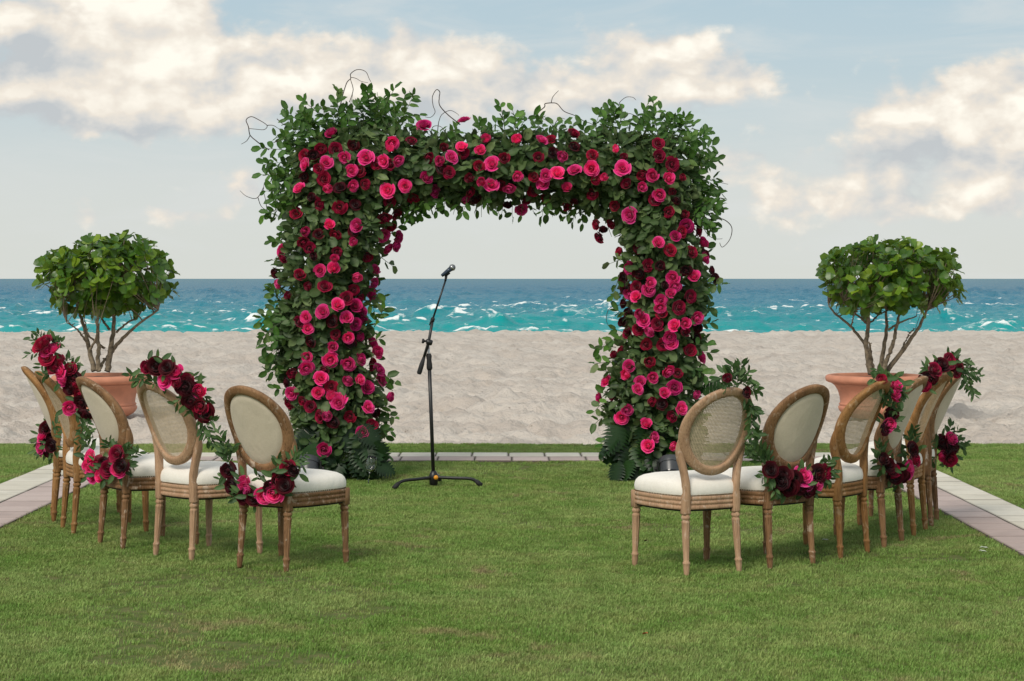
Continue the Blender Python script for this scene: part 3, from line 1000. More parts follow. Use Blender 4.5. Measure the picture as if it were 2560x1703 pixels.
for (x, y, c), i_, d, od, h in zip(keep, ins, dist, outd, hd):
    front = h * 1.06 + rng.uniform(.02, .07) if c in ('pink', 'magenta') else h * 1.06 + rng.uniform(-.01, .04)
    if not i_:
        front = rng.uniform(-.08, .08)
    k = max(0.0, 1 - d / .16) if i_ else 1.0
    face = Vector((od[0] * k * .9, -1.0 + .35 * k, od[1] * k * .9 + .05)) + Vector((rng.gauss(0, .38), 0, rng.gauss(0, .38)))
    if c in ('red', 'burgundy'):
        c = 'burgundy' if (c == 'burgundy' or rng.random() < .25) else 'red'
    ROSES.append((P(x, y, AY - front), face, rng.uniform(.092, .122) if c in ('pink', 'magenta') else rng.uniform(.086, .112), c))
RL = np.array([tuple(r_[0]) for r_ in ROSES])


def covers(p, d, size):
    """would this leaf hang over a bloom"""
    m_ = Vector(p) + Vector(d).normalized() * size * .5
    hit = (np.hypot(RL[:, 0] - m_.x, RL[:, 2] - m_.z) < .062) & (m_.y < RL[:, 1] + .03)
    return bool(hit.any()) and rng.random() < .88


for loc_, face, dia_, c in ROSES:
    put_rose(loc_, face, dia_, c, arch)

N = 31000
bb0, bb1 = poly.min(0), poly.max(0)
pts = nrs.uniform(0, 1, (N, 2)) * (bb1 - bb0) + bb0
ins, dist, outd = edge_info(pts)
ins &= dist > .034
pts, dist, outd = pts[ins], dist[ins] - .034, outd[ins]
hd = half_depth(dist, pts[:, 1])
items = []
for (x, z), d, od, h in zip(pts, dist, outd, hd):
    side = -1 if rng.random() < .66 else 1
    y = AY + side * h * (rng.uniform(.55, 1.08) if rng.random() < .8 else rng.uniform(0, .6))
    k = max(0.0, 1 - d / .2)
    nrm = Vector((od[0] * k, side * (1.05 - k * .6), od[1] * k + .35)) + Vector((rng.gauss(0, .45), rng.gauss(0, .35), rng.gauss(0, .4)))
    droop = Vector((rng.gauss(0, .75) + od[0] * k * .7, side * rng.uniform(0, .5), -rng.uniform(-.55, 1.0) + od[1] * k * .5))
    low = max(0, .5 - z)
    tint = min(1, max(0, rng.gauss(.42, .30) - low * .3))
    items.append(((x, y, max(z, .03)), droop, nrm, rng.uniform(.055, .105), rng.gauss(0, .35), tint))
    if (z < .40 and rng.random() < .55) or covers(*[items[-1][q] for q in (0, 1, 3)]):
        items.pop()
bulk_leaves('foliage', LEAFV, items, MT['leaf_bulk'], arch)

# sprigs that break the outline: stem (part) and leaves (parts)
sprigs = [(720, 310, 660, 255), (755, 300, 698, 232), (800, 270, 772, 232), (850, 250, 842, 210), (885, 250, 908, 205), (905, 272, 965, 266), (690, 360, 602, 342),
          (680, 385, 606, 378), (675, 410, 603, 402), (670, 440, 612, 440), (665, 470, 608, 495), (655, 535, 642, 545), (660, 715, 610, 720), (655, 740, 602, 778), (660, 830, 613, 832),
          (660, 860, 632, 862), (930, 480, 972, 496), (905, 535, 942, 508), (875, 590, 903, 612), (862, 690, 883, 686), (866, 745, 884, 712), (890, 870, 910, 880),
          (895, 950, 908, 962), (1160, 290, 1150, 243), (1185, 290, 1180, 255), (1205, 285, 1228, 265), (1400, 290, 1383, 262), (1428, 272, 1424, 245), (1470, 285, 1492, 236),
          (1505, 285, 1520, 252), (1540, 292, 1560, 262), (1560, 300, 1582, 272), (1590, 330, 1632, 308), (1610, 370, 1636, 372), (1620, 415, 1650, 430), (1625, 455, 1650, 482),
          (1610, 510, 1648, 512), (1605, 640, 1662, 656), (1608, 690, 1638, 676), (1600, 800, 1628, 796), (1600, 850, 1625, 860), (1428, 600, 1404, 607), (1422, 645, 1408, 692), (1420, 780, 1388, 800),
          (1408, 800, 1368, 802), (1400, 835, 1368, 838), (1395, 930, 1368, 948), (1395, 960, 1370, 975), (1395, 1020, 1385, 1040), (970, 465, 968, 500), (1045, 465, 1043, 494), (1110, 465, 1108, 500), (1142, 470, 1152, 500),
          (1280, 470, 1272, 500), (1312, 472, 1302, 500), (1400, 520, 1408, 545), (800, 260, 812, 218), (870, 245, 868, 212), (930, 275, 940, 262), (1640, 470, 1652, 500)]
nleaf = 0
for x0, y0, x1, y1 in sprigs:
    yy = AY + rng.uniform(-.22, .12)
    a = P(x0 * DP, y0 * DP, yy)
    tip = P(x1 * DP, y1 * DP, yy + rng.uniform(-.08, .08))
    a = a - (tip - a) * .25
    mid = (a + tip) * .5 + Vector((rng.gauss(0, .012), rng.gauss(0, .02), rng.gauss(.008, .012)))
    line = spline([a, mid, tip], 6)
    mb = MB().tube([p - arch.location for p in line], [.0032 - .0018 * i / len(line) for i in range(len(line))], 5)
    mb.build('sprig_stem', MT['stem'], arch)
    ln = (tip - a).length
    nl = max(4, int(ln / .030))
    for i in range(nl):
        if nleaf >= 298:
            break
        f = .18 + .82 * i / (nl - 1)
        p = line[min(int(f * (len(line) - 1)), len(line) - 1)]
        axis = (tip - a).normalized()
        sd_ = axis.cross(Vector((0, 1, 0))).normalized() * (1 if i % 2 else -1)
        d = axis * (.55 if i < nl - 1 else 1.6) + sd_ * rng.uniform(.4, 1.0) + Vector((rng.gauss(0, .2), rng.gauss(0, .45), rng.gauss(0, .2)))
        put_leaf(SPRV if y0 < 560 else (SPRV if rng.random() < .5 else LEAFV), p, d, Vector((rng.gauss(0, .5), -1 + rng.gauss(0, .5), .5)), rng.uniform(.062, .095), arch)
        nleaf += 1

# looser greenery round the edge: airy at the upper corners, short elsewhere
fringe = []
def run(pts, n, lo, hi, out, spread):
    for k in range(n):
        f = (k + rng.random()) / n * (len(pts) - 1)
        i = min(int(f), len(pts) - 2)
        x = pts[i][0] + (pts[i + 1][0] - pts[i][0]) * (f - i)
        y = pts[i][1] + (pts[i + 1][1] - pts[i][1]) * (f - i)
        fringe.append((x, y, rng.uniform(lo, hi), out[0] + rng.gauss(0, spread), out[1] + rng.gauss(0, spread)))
run([(675, 505), (680, 440), (682, 370)], 15, .10, .24, (-1, .05), .45)
run([(685, 370), (705, 335), (745, 310)], 12, .12, .28, (-.75, .65), .4)
run([(750, 310), (800, 295), (860, 285), (930, 295)], 20, .12, .30, (.0, 1), .42)
run([(930, 300), (1000, 318), (1130, 312)], 9, .05, .10, (0, 1), .5)
run([(1130, 310), (1230, 308)], 8, .07, .17, (-.1, 1), .5)
run([(1240, 310), (1370, 308)], 7, .05, .09, (0, 1), .5)
run([(1375, 305), (1440, 305), (1520, 308), (1570, 325)], 18, .10, .22, (.15, 1), .45)
run([(1570, 325), (1600, 365), (1608, 420)], 13, .09, .20, (.8, .5), .4)
run([(1608, 420), (1612, 470), (1606, 530)], 13, .08, .16, (1, -.1), .4)
run([(650, 560), (645, 640), (645, 700)], 8, .04, .09, (-1, 0), .5)
run([(648, 700), (640, 760), (648, 830), (665, 900)], 15, .07, .16, (-1, -.15), .45)
run([(1612, 560), (1615, 700), (1605, 900), (1590, 1040)], 16, .04, .09, (1, -.1), .5)
run([(880, 1040), (878, 950), (858, 840), (845, 700), (862, 600)], 16, .035, .08, (1, -.2), .5)
run([(1440, 600), (1440, 740), (1418, 840), (1402, 930)], 13, .04, .09, (-1, -.1), .5)
run([(930, 490), (1000, 468), (1150, 472), (1270, 475), (1390, 500)], 22, .04, .09, (0, -1), .5)
fit = []
for x, y, ln_, ox, oz in fringe:
    yy = AY + rng.uniform(-.24, .20)
    dr = Vector((ox, rng.gauss(0, .35), oz)).normalized()
    a = P(x * DP, y * DP, yy) - dr * .05
    tip = a + dr * (ln_ + .05)
    mid = (a + tip) * .5 + Vector((rng.gauss(0, .012), rng.gauss(0, .015), rng.gauss(.012, .01)))
    line = spline([a, mid, tip], 5)
    MB().tube([p - arch.location for p in line], [.0028 - .0016 * i / len(line) for i in range(len(line))], 5).build('sprig_stem', MT['stem'], arch)
    nl = max(4, int((ln_ + .05) / .021))
    for i in range(nl):
        f = i / (nl - 1)
        p = line[min(int(f * (len(line) - 1) + .5), len(line) - 1)]
        sd_ = dr.cross(Vector((0, 1, 0))).normalized() * (1 if i % 2 else -1)
        d = dr * (.6 if i < nl - 1 else 1.6) + sd_ * rng.uniform(.3, 1.0) + Vector((0, rng.gauss(0, .5), rng.gauss(-.1, .2)))
        fit.append((tuple(p), d, Vector((rng.gauss(0, .5), -.8 + rng.gauss(0, .5), .6)), rng.uniform(.058, .09), rng.gauss(0, .3), min(1, max(0, rng.gauss(.45, .25)))))
fit = [q for q in fit if not covers(q[0], q[1], q[3])]
bulk_leaves('fringe_foliage', SPRV, fit, MT['sprig_bulk'], arch)

# broad dark leaves tucked round the feet of the arch
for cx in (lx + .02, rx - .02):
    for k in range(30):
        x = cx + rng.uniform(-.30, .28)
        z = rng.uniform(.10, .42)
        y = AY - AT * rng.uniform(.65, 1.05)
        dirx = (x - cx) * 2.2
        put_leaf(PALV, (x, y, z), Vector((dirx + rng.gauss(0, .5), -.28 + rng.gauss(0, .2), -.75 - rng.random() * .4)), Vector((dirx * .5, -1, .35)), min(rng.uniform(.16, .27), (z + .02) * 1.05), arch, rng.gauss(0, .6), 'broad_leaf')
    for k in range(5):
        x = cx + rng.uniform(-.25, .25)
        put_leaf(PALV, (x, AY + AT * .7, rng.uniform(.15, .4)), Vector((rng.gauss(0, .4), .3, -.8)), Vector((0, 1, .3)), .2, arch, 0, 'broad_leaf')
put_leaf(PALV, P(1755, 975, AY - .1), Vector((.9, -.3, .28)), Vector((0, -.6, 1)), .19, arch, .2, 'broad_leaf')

# curly willow twigs
def z1(pts): return [(600 + x * .2806, 160 + y * .2806) for x, y in pts]
def z2(pts): return [(1200 + x * .2806, 200 + y * .2806) for x, y in pts]
def z5(pts): return [(1460 + x * .2551, 560 + y * .2551) for x, y in pts]
twigs = [z1([(260, 765), (210, 735), (150, 690), (90, 635), (75, 560), (55, 500), (100, 470), (170, 500), (240, 548), (215, 585), (130, 580), (80, 575)]),
         z1([(90, 635), (60, 685), (10, 715)]), z1([(240, 548), (300, 550), (370, 598)]), z1([(330, 490), (400, 545), (480, 540), (560, 500)]),
         z1([(870, 480), (890, 390), (915, 280), (950, 170), (985, 130), (985, 90), (1030, 55), (1080, 52), (1125, 75), (1150, 130), (1165, 158)]),
         z1([(975, 340), (1008, 230), (985, 130), (1030, 128), (1080, 155), (1140, 168)]),
         z1([(1960, 540), (1930, 515), (1850, 450), (1780, 370), (1775, 300), (1780, 250), (1750, 230), (1715, 290), (1720, 370), (1738, 430), (1700, 475), (1650, 472)]),
         z1([(1760, 620), (1770, 520), (1800, 450), (1870, 415), (1930, 440), (1950, 460)]), z1([(1700, 640), (1720, 560), (1790, 560), (1830, 620)]), z1([(1850, 640), (1870, 590), (1930, 600)]),
         z1([(800, 520), (780, 490), (700, 430), (640, 400), (640, 350), (660, 325)]), z1([(300, 700), (360, 680), (400, 650)]),
         z1([(240, 1300), (225, 1200), (210, 1130), (215, 1060)]), z1([(210, 1100), (150, 1195), (60, 1180), (0, 1130)]), z1([(160, 1190), (190, 1270), (250, 1310)]),
         z2([(480, 340), (520, 290), (575, 240), (580, 212), (640, 205), (690, 215), (750, 280), (850, 320), (930, 370), (990, 390), (1050, 440), (1080, 480)]), z2([(635, 200), (650, 150), (700, 95)]),
         z2([(440, 330), (490, 335), (560, 345), (630, 390), (690, 440), (720, 480)]), z2([(640, 470), (650, 440), (680, 370), (720, 340), (760, 350)]),
         z2([(1270, 270), (1250, 230), (1245, 200), (1300, 155), (1360, 155), (1390, 180)]), z2([(1290, 330), (1330, 300), (1400, 330), (1450, 380)]),
         z2([(2000, 1230), (2065, 1245), (2160, 1240), (2230, 1290), (2245, 1350), (2220, 1430), (2160, 1490), (2135, 1450)]), z2([(1950, 1300), (1990, 1320), (2030, 1380), (2090, 1415), (2160, 1415)]),
         z2([(1930, 850), (1990, 870), (2080, 900), (2210, 930)]), z5([(400, 790), (345, 795), (250, 830), (220, 910), (230, 980), (285, 1055)])]
for tw in twigs:
    y0 = AY + rng.uniform(-.15, .1)
    pts3 = [P(x, y, y0 + .05 * math.sin(i * 1.3 + x)) for i, (x, y) in enumerate(tw)]
    ln = spline(pts3, 7)
    r0 = .0046 if len(tw) > 6 else .0034
    MB().tube([p - arch.location for p in ln], [r0 * (1 - .55 * i / len(ln)) for i in range(len(ln))], 5).build('twig', MT['twig'], arch)

# ------------------------------------------------------------------ chairs
def catmull_closed(pts, n): return spline([(x, y, 0) for x, y in pts], n, True)


half = [(0, .435), (.13, .428), (.205, .404), (.238, .36), (.240, .27), (.222, .14), (.192, .04), (.152, -.010), (.075, -.026), (0, -.030)]
seat_outline = [(p.x, p.y) for p in catmull_closed(half + [(-x, y) for x, y in reversed(half[1:-1])], 5)]
seat_outline.reverse()


def seat_rings(prof):
    out = []
    for s, z in prof:
        out.append([((x) * s, .2 + (y - .2) * s, z) for x, y in seat_outline])
    return out


def turned_leg(foot, top):
    prof = [(0, .0105), (.012, .0135), (.045, .0165), (.060, .0170), (.064, .0195), (.071, .0195), (.075, .0155), (.085, .0150), (.15, .0180), (.23, .0205), (.268, .0215), (.276, .0225), (.280, .018), (.286, .0180),
            (.290, .0225), (.297, .0235), (.303, .0225), (.307, .019), (.315, .019)]
    rr = []
    n = 32
    for z, r_ in prof:
        f = z / .335
        cx, cy = foot[0] + (top[0] - foot[0]) * f, foot[1] + (top[1] - foot[1]) * f
        ring = []
        for k in range(n):
            w = 2 * math.pi * k / n
            q = r_ * (1 - (.17 * (.5 + .5 * math.cos(8 * w)) if .08 < z < .27 else 0))
            ring.append((cx + q * math.cos(w), cy + q * math.sin(w), z))
        rr.append(ring)
    return MB().rings(rr)


BT = R(19)
BC = .735                      # height along the back of the oval's centre
OA, OB = .203, .242            # half width and half height of the oval


def back_pt(a, b, off=0.0):
    """point of the tilted, gently wrapped chair back; off > 0 towards the rear"""
    yy = -.022 - math.sin(BT) * (b + .2) - .19 * max(0.0, b + .24) ** 2 + 1.6 * a * a
    slope = 3.2 * a
    nrm = Vector((slope, -1, 0)).normalized()
    return Vector((a + nrm.x * off, yy + nrm.y * off, BC + math.cos(BT) * b - .12 * off))


def oval(k, n, sa=1.0, da=0.0):
    w = 2 * math.pi * k / n
    egg = 1 + .05 * math.sin(w)
    return (OA * sa + da) * math.cos(w) * egg, (OB * sa + da) * math.sin(w)


def chair_meshes(kind, wood):
    M = {}
    rail = MB().rings(seat_rings([(.95, .337), (.985, .335), (1.0, .339), (1.0, .352), (.982, .355), (.982, .360), (1.0, .363), (1.0, .374), (.982, .377), (.982, .382), (1.0, .385), (1.0, .399), (.985, .402), (.95, .402)]))
    M['seat_rail'] = (rail.me('seat_rail'), wood)
    cush = MB().rings(seat_rings([(.94, .400), (.972, .402), (.988, .410), (.998, .424), (.993, .442), (.968, .460), (.92, .474), (.83, .486), (.66, .496), (.44, .501), (.2, .503), (.02, .5035)]))
    M['seat_cushion'] = (cush.me('seat_cushion'), MT['cotton'])
    M['dust_cover'] = (MB().rings(seat_rings([(.93, .326), (.95, .328), (.95, .3365), (.9, .3366)])).me('dust_cover'), MT['cloth'])
    nb = MB()
    for i, (x, y) in enumerate(seat_outline):
        x2, y2 = seat_outline[(i + 1) % len(seat_outline)]
        for f in (0, .5):
            px_, py_ = x + (x2 - x) * f, y + (y2 - y) * f
            c = Vector((px_ * .982, .2 + (py_ - .2) * .982, .4075))
            r_ = .0046
            nb.add([c + Vector(v) * r_ for v in ((1, 0, 0), (0, 1, 0), (-1, 0, 0), (0, -1, 0), (0, 0, 1), (0, 0, -1))],
                   [(0, 1, 4), (1, 2, 4), (2, 3, 4), (3, 0, 4), (1, 0, 5), (2, 1, 5), (3, 2, 5), (0, 3, 5)])
    M['nailheads'] = (nb.me('nailheads', False), MT['nail'])
    # oval frame: swept moulded section
    rr = []
    n = 64
    sec = [(-.024, -.012), (-.021, -.019), (-.008, -.021), (.010, -.020), (.021, -.017), (.025, -.008), (.025, .010), (.019, .018), (-.018, .018), (-.024, .012)]
    for k in range(n):
        ring = []
        for da, off in sec:
            a, b = oval(k, n, 1.0, da - .024)
            ring.append(back_pt(a, b, -off))
        rr.append(ring)
    rr.append(rr[0])
    M['back_frame'] = (MB().rings(rr, False, False).me('back_frame'), wood)
    legs = []
    for s in (-1, 1):
        f = turned_leg((s * .222, .388), (s * .214, .382))
        f.box((s * .214 - .0235, .382 - .0235, .313), (s * .214 + .0235, .382 + .0235, .404), .004)
        legs.append((f.me('leg'), wood))
        f = turned_leg((s * .157, -.030), (s * .148, -.004))
        legs.append((f.me('leg'), wood))
    M['legs'] = legs
    M['stiles'] = []
    for s in (-1, 1):
        pts_ = spline([(s * .148, -.004, .312), (s * .148, -.006, .36), (s * .147, -.008, .42), (s * .150, -.010, .47), (s * .160, -.004, .535), (s * .176, .000, .60), (s * .186, -.008, .655), (s * .188, -.022, .70)], 4)
        rr = []
        for i, p in enumerate(pts_):
            f = i / (len(pts_) - 1)
            hw = (.021 if f < .28 else .0155 + .006 * abs(f - .5)) * (1 - .55 * max(0, f - .8) / .2)
            hy = .021 * (1 - .45 * max(0, f - .75) / .25)
            b_ = .005
            rr.append([p + Vector(q) for q in ((-hw + b_, -hy, 0), (hw - b_, -hy, 0), (hw, -hy + b_, 0), (hw, hy - b_, 0), (hw - b_, hy, 0), (-hw + b_, hy, 0), (-hw, hy - b_, 0), (-hw, -hy + b_, 0))])
        M['stiles'].append((MB().rings(rr).me('stile'), wood))
    if kind == 'linen':
        mb = MB()
        n = 48
        for side, d0 in ((1, .008), (-1, .006)):
            rings_ = []
            for sa, bul in ((1.0, 0), (.93, .006), (.8, .009), (.5, .012), (.2, .013), (.02, .013)):
                rings_.append([back_pt(*oval(k, n, sa, -.046 * sa), side * (d0 + bul)) for k in range(n)])
            if side < 0:
                rings_ = [list(reversed(r_)) for r_ in rings_]
            mb.rings(rings_, False, True)
        M['back_panel'] = (mb.me('back_panel'), MT['linen'])
    else:
        mb = MB()
        A_, B_ = OA - .044, OB - .044
        for layer in (.004,):
            pit, wid = .0076, .0038
            k = 0
            a = -A_ + .004
            while a < A_:
                bm = B_ * math.sqrt(max(0, 1 - (a / A_) ** 2))
                q = [(-bm + 2 * bm * i / 8) for i in range(9)]
                vs = []
                for b in q:
                    vs += [back_pt(a - wid / 2, b, layer), back_pt(a + wid / 2, b, layer)]
                mb.add(vs, [(2 * i, 2 * i + 1, 2 * i + 3, 2 * i + 2) for i in range(8)])
                a += pit
            b = -B_ + .004
            while b < B_:
                am = A_ * math.sqrt(max(0, 1 - (b / B_) ** 2))
                q = [(-am + 2 * am * i / 8) for i in range(9)]
                vs = []
                for a2 in q:
                    vs += [back_pt(a2, b - wid / 2, layer + .0007), back_pt(a2, b + wid / 2, layer + .0007)]
                mb.add(vs, [(2 * i, 2 * i + 1, 2 * i + 3, 2 * i + 2) for i in range(8)])
                b += pit
        M['cane_panel'] = (mb.me('cane_panel'), MT['cane'])
    return M


CH = {}
CHAIRS = {}


def make_chair(key, x, y, yaw, kind, wood, label):
    ck = (kind, wood)
    if ck not in CH:
        CH[ck] = chair_meshes(kind, MT[wood])
    M = CH[ck]
    f = Vector((math.sin(R(yaw)), math.cos(R(yaw)), 0))
    loc = Vector((x, y, 0)) + f * .030
    c = thing('dining_chair', loc, label, 'chair', 'round-backed chairs facing the arch', -R(yaw))
    for nm in ('seat_rail', 'seat_cushion', 'dust_cover', 'back_frame', 'back_panel', 'cane_panel'):
        if nm in M:
            link(nm, M[nm][0], M[nm][1], c)
    tag(link('nailheads', M['nailheads'][0], M['nailheads'][1], c), kind='stuff')
    for nm, lst in (('leg', M['legs']), ('stile', M['stiles'])):
        for me_, mt_ in lst:
            link(nm, me_, mt_, c)
    CHAIRS[key] = (loc, yaw, f)
    return c


for args in (('L1', -1.292, 10.312, 33, 'linen', 'oak_brown', 'linen-backed oak chair with a drooping rose swag, first in the row of five'),
             ('L2', -1.825, 10.727, 43, 'cane', 'oak_pale', 'pale cane-backed chair with roses over its top, second in the row of five'),
             ('L3', -2.254, 11.197, 55, 'linen', 'oak_brown', 'linen-backed oak chair with a compact rose swag, third in the row of five'),
             ('L4', -2.645, 11.860, 66, 'cane', 'oak_amber', 'amber cane-backed chair under a long rose spray, fourth in the row of five'),
             ('L5', -2.870, 12.450, 76, 'linen', 'oak_amber', 'amber oak chair closest to the paved path in the row of five'),
             ('R1', 1.026, 10.160, -26, 'cane', 'oak_pale', 'pale oak chair with see-through cane back, first from the aisle in the row of six'),
             ('R2', 1.464, 10.420, -37, 'linen', 'oak_brown', 'linen-backed limed oak chair, second from the aisle in the row of six'),
             ('R3', 1.863, 10.835, -53, 'cane', 'oak_amber', 'amber cane-backed chair, third from the aisle in the row of six'),
             ('R4', 2.155, 11.255, -61, 'linen', 'oak_brown', 'linen-backed limed oak chair, fourth from the aisle in the row of six'),
             ('R5', 2.413, 11.780, -66, 'cane', 'oak_amber', 'amber cane-backed chair, fifth from the aisle in the row of six'),
             ('R6', 2.594, 12.230, -72, 'linen', 'oak_brown', 'linen-backed limed oak chair closest to the paved path in the row of six')):
    make_chair(*args)


# ------------------------------------------------------------------ rose garlands on the chairs
def back_depth(key, px, py, low):
    """depth at which the sight line meets the rear of a chair's back"""
    loc, yaw, f = CHAIRS[key]
    tilt = 0 if low else BT
    c = loc + Vector((0, 0, .45 if low else BC)) - f * (.045 if low else .09)
    nrm = Vector((f.x * math.cos(tilt), f.y * math.cos(tilt), math.sin(tilt)))
    o = Vector((0, 0, CAM_H))
    d = P(px, py, 1.0) - o
    den = d.dot(nrm)
    t_ = (c - o).dot(nrm) / den if abs(den) > 1e-3 else c.y
    lim = .20 * abs(math.sin(R(yaw))) + .03
    return min(max(t_, c.y - lim), c.y + lim)


def garland(key, low, org, s, roses_, sprigs_, label, dia=.098, gap=.0115):
    pts_ = []
    for colour, lst in roses_.items():
        for x, y in lst:
            px, py = org[0] + x * s, org[1] + y * s
            pts_.append((px, py, back_depth(key, px, py, low), colour))
    cx = sum(p[0] for p in pts_) / len(pts_)
    cy = sum(p[1] for p in pts_) / len(pts_)
    base = P(cx, cy, back_depth(key, cx, cy, low))
    g = thing('rose_garland', base, label, 'flower garland', 'rose garlands tied to the chair backs')
    loc, yaw, f = CHAIRS[key]
    # wire stem through the blooms
    order = sorted(pts_, key=lambda p: p[0] * (1 if low else .6) + p[1] * (0 if low else .8))
    ln = spline([P(p[0], p[1], p[2] - .005) for p in order[::2]] or [base], 4) if len(order) >= 3 else [base, base + Vector((.05, 0, .04))]
    MB().tube([p - base for p in ln], .006, 6).build('stem', MT['stem'], g)
    for px, py, Y_, colour in pts_:
        o = P(px, py, Y_ - .05 - rng.uniform(0, .02))
        out = Vector((px - cx, 0, -(py - cy)))
        out = out / (out.length + 1e-6)
        face = -f * .55 + Vector((0, -.75, .12)) + out * .45 + Vector((rng.gauss(0, .3), 0, rng.gauss(0, .25)))
        c = colour
        if c == 'red' and rng.random() < (.85 if key in ('R2', 'R4', 'R6', 'L5') else .55):
            c = 'burgundy'
        put_rose(o, face, dia * rng.uniform(.92, 1.15), c, g)
        for k in range(3):
            a = rng.uniform(0, 6.28)
            d = Vector((math.cos(a), rng.uniform(-.3, .2), math.sin(a)))
            put_leaf(RUSV, o + d * .03 + Vector((0, .015, 0)), d, Vector((0, -1, .3)), rng.uniform(.05, .075), g)
    for x0, y0, x1, y1 in sprigs_:
        p0 = (org[0] + x0 * s, org[1] + y0 * s)
        p1 = (org[0] + x1 * s, org[1] + y1 * s)
        Y0 = back_depth(key, *p0, low) - .03
        a, tip = P(*p0, Y0), P(*p1, Y0 + rng.uniform(-.05, .02))
        mid = (a + tip) * .5 + Vector((rng.gauss(0, .006), rng.gauss(0, .01), .008))
        line = spline([a, mid, tip], 5)
        MB().tube([p - base for p in line], [.0022 - .0011 * i / len(line) for i in range(len(line))], 4).build('sprig_stem', MT['stem'], g)
        L_ = (tip - a).length
        nl = max(5, int(L_ / gap))
        axis = (tip - a).normalized()
        for i in range(nl):
            fr = .1 + .9 * i / (nl - 1)
            p = line[min(int(fr * (len(line) - 1) + .5), len(line) - 1)] if L_ < .02 else a + (tip - a) * fr
            sd_ = axis.cross(Vector((0, 1, 0))).normalized() * (1 if i % 2 else -1)
            d = axis * .7 + sd_ * rng.uniform(.3, .9) + Vector((0, rng.gauss(0, .4), rng.gauss(0, .15)))
            put_leaf(RUSV, p, d, Vector((rng.gauss(0, .5), -1, rng.gauss(.3, .4))), rng.uniform(.038, .062), g)
    return g


ZA, SA = (0, 780), .4338
ZB, SB = (320, 880), .37
ZC, SC = (1500, 880), .37
ZD, SD = (1950, 860), .3571
garland('L1', True, ZB, SB, {'red': [(680, 800), (700, 905), (790, 980), (850, 985), (965, 920), (1035, 845), (1085, 780), (1120, 800), (1060, 905), (1010, 870)], 'pink': [(810, 925), (790, 885), (920, 968), (985, 955)]},
        [(690, 780, 640, 590), (670, 760, 640, 680), (690, 720, 610, 540), (680, 840, 625, 860), (700, 690, 720, 640), (1080, 760, 1130, 680), (1100, 750, 1190, 700), (1120, 740, 1180, 770), (1000, 800, 1010, 720), (930, 870, 870, 840), (740, 960, 700, 985)],
        'swag of dark red and pink roses low on the linen chair beside the wine glass')
garland('L2', False, ZB, SB, {'red': [(125, 100), (190, 95), (262, 105), (340, 210), (400, 190), (425, 258), (430, 330), (490, 365), (515, 415), (385, 235)], 'pink': [(252, 185), (325, 140), (480, 265)]},
        [(110, 140, 10, 160), (130, 150, 40, 200), (160, 170, 75, 195), (200, 190, 170, 220), (380, 300, 320, 350), (500, 300, 545, 320), (480, 420, 390, 390), (500, 450, 560, 560), (490, 470, 545, 610), (520, 450, 580, 470), (470, 480, 500, 540), (520, 500, 590, 640)],
        'red and pink roses draped over the top corner of the pale cane chair')
garland('L3', True, ZA, SA, {'pink': [(520, 840), (515, 890), (530, 930), (680, 908), (580, 945)], 'red': [(570, 880), (600, 870), (625, 905), (675, 820), (660, 855), (700, 888)]},
        [(520, 800, 490, 720), (510, 780, 470, 690), (500, 760, 450, 770), (530, 760, 520, 690), (640, 790, 610, 760), (660, 790, 630, 745), (710, 820, 760, 775), (720, 850, 800, 810), (710, 880, 755, 890), (600, 950, 610, 985)],
        'compact rose swag low on the linen chair third in the row of five')
garland('L4', False, ZA, SA, {'red': [(262, 175), (235, 195), (270, 262), (345, 285), (310, 320), (400, 330), (425, 385), (410, 440), (435, 415), (465, 468), (470, 520), (490, 580)], 'pink': [(268, 222), (315, 212), (348, 340), (363, 385), (402, 550)]},
        [(250, 180, 215, 120), (240, 190, 180, 150), (240, 230, 165, 245), (290, 190, 320, 150), (300, 190, 350, 175), (270, 280, 235, 320), (300, 350, 250, 370), (380, 300, 405, 265), (400, 310, 440, 295), (440, 580, 500, 640), (480, 600, 520, 690), (470, 560, 540, 610), (480, 640, 460, 720)],
        'long spray of roses over the top of the amber cane chair by the potted tree')
garland('L5', True, ZA, SA, {'red': [(265, 668), (285, 735), (265, 780), (300, 770), (282, 805)], 'pink': [(245, 717), (235, 785)]},
        [(280, 670, 275, 620), (300, 680, 330, 640), (310, 720, 340, 680), (230, 740, 205, 755), (290, 800, 300, 840), (320, 760, 335, 800)],
        'small swag of dark red roses on the end chair of the row of five')
garland('R1', False, ZC, SC, {'red': [(862, 180), (985, 275)]},
        [(900, 200, 890, 90), (930, 200, 955, 80), (950, 200, 1000, 130), (890, 210, 840, 225), (960, 220, 1010, 190), (930, 210, 920, 120), (880, 200, 850, 160), (990, 240, 1065, 265), (1000, 260, 1050, 240), (1010, 380, 1070, 430), (1010, 360, 1060, 400), (1005, 300, 1020, 420), (1015, 420, 1030, 560), (1020, 540, 1060, 560), (960, 215, 905, 230)],
        'leafy spray with few roses on top of the see-through cane chair', .072, .008)
garland('R2', True, ZC, SC, {'red': [(1155, 800), (1240, 830), (1225, 880), (1310, 860), (1270, 915), (1350, 905), (1470, 830), (1510, 812), (1405, 932), (1430, 890)], 'pink': [(1372, 840), (1385, 890), (1465, 892)]},
        [(1140, 760, 1050, 560), (1130, 770, 990, 600), (1120, 760, 1000, 700), (1140, 740, 1080, 640), (1110, 720, 1030, 670), (1150, 750, 1130, 660), (1130, 820, 1090, 850), (1180, 900, 1190, 970), (1500, 790, 1560, 720), (1500, 800, 1580, 790), (1480, 780, 1520, 740), (1520, 830, 1550, 860)],
        'dark red rose swag around one bright pink bloom, second chair of six')
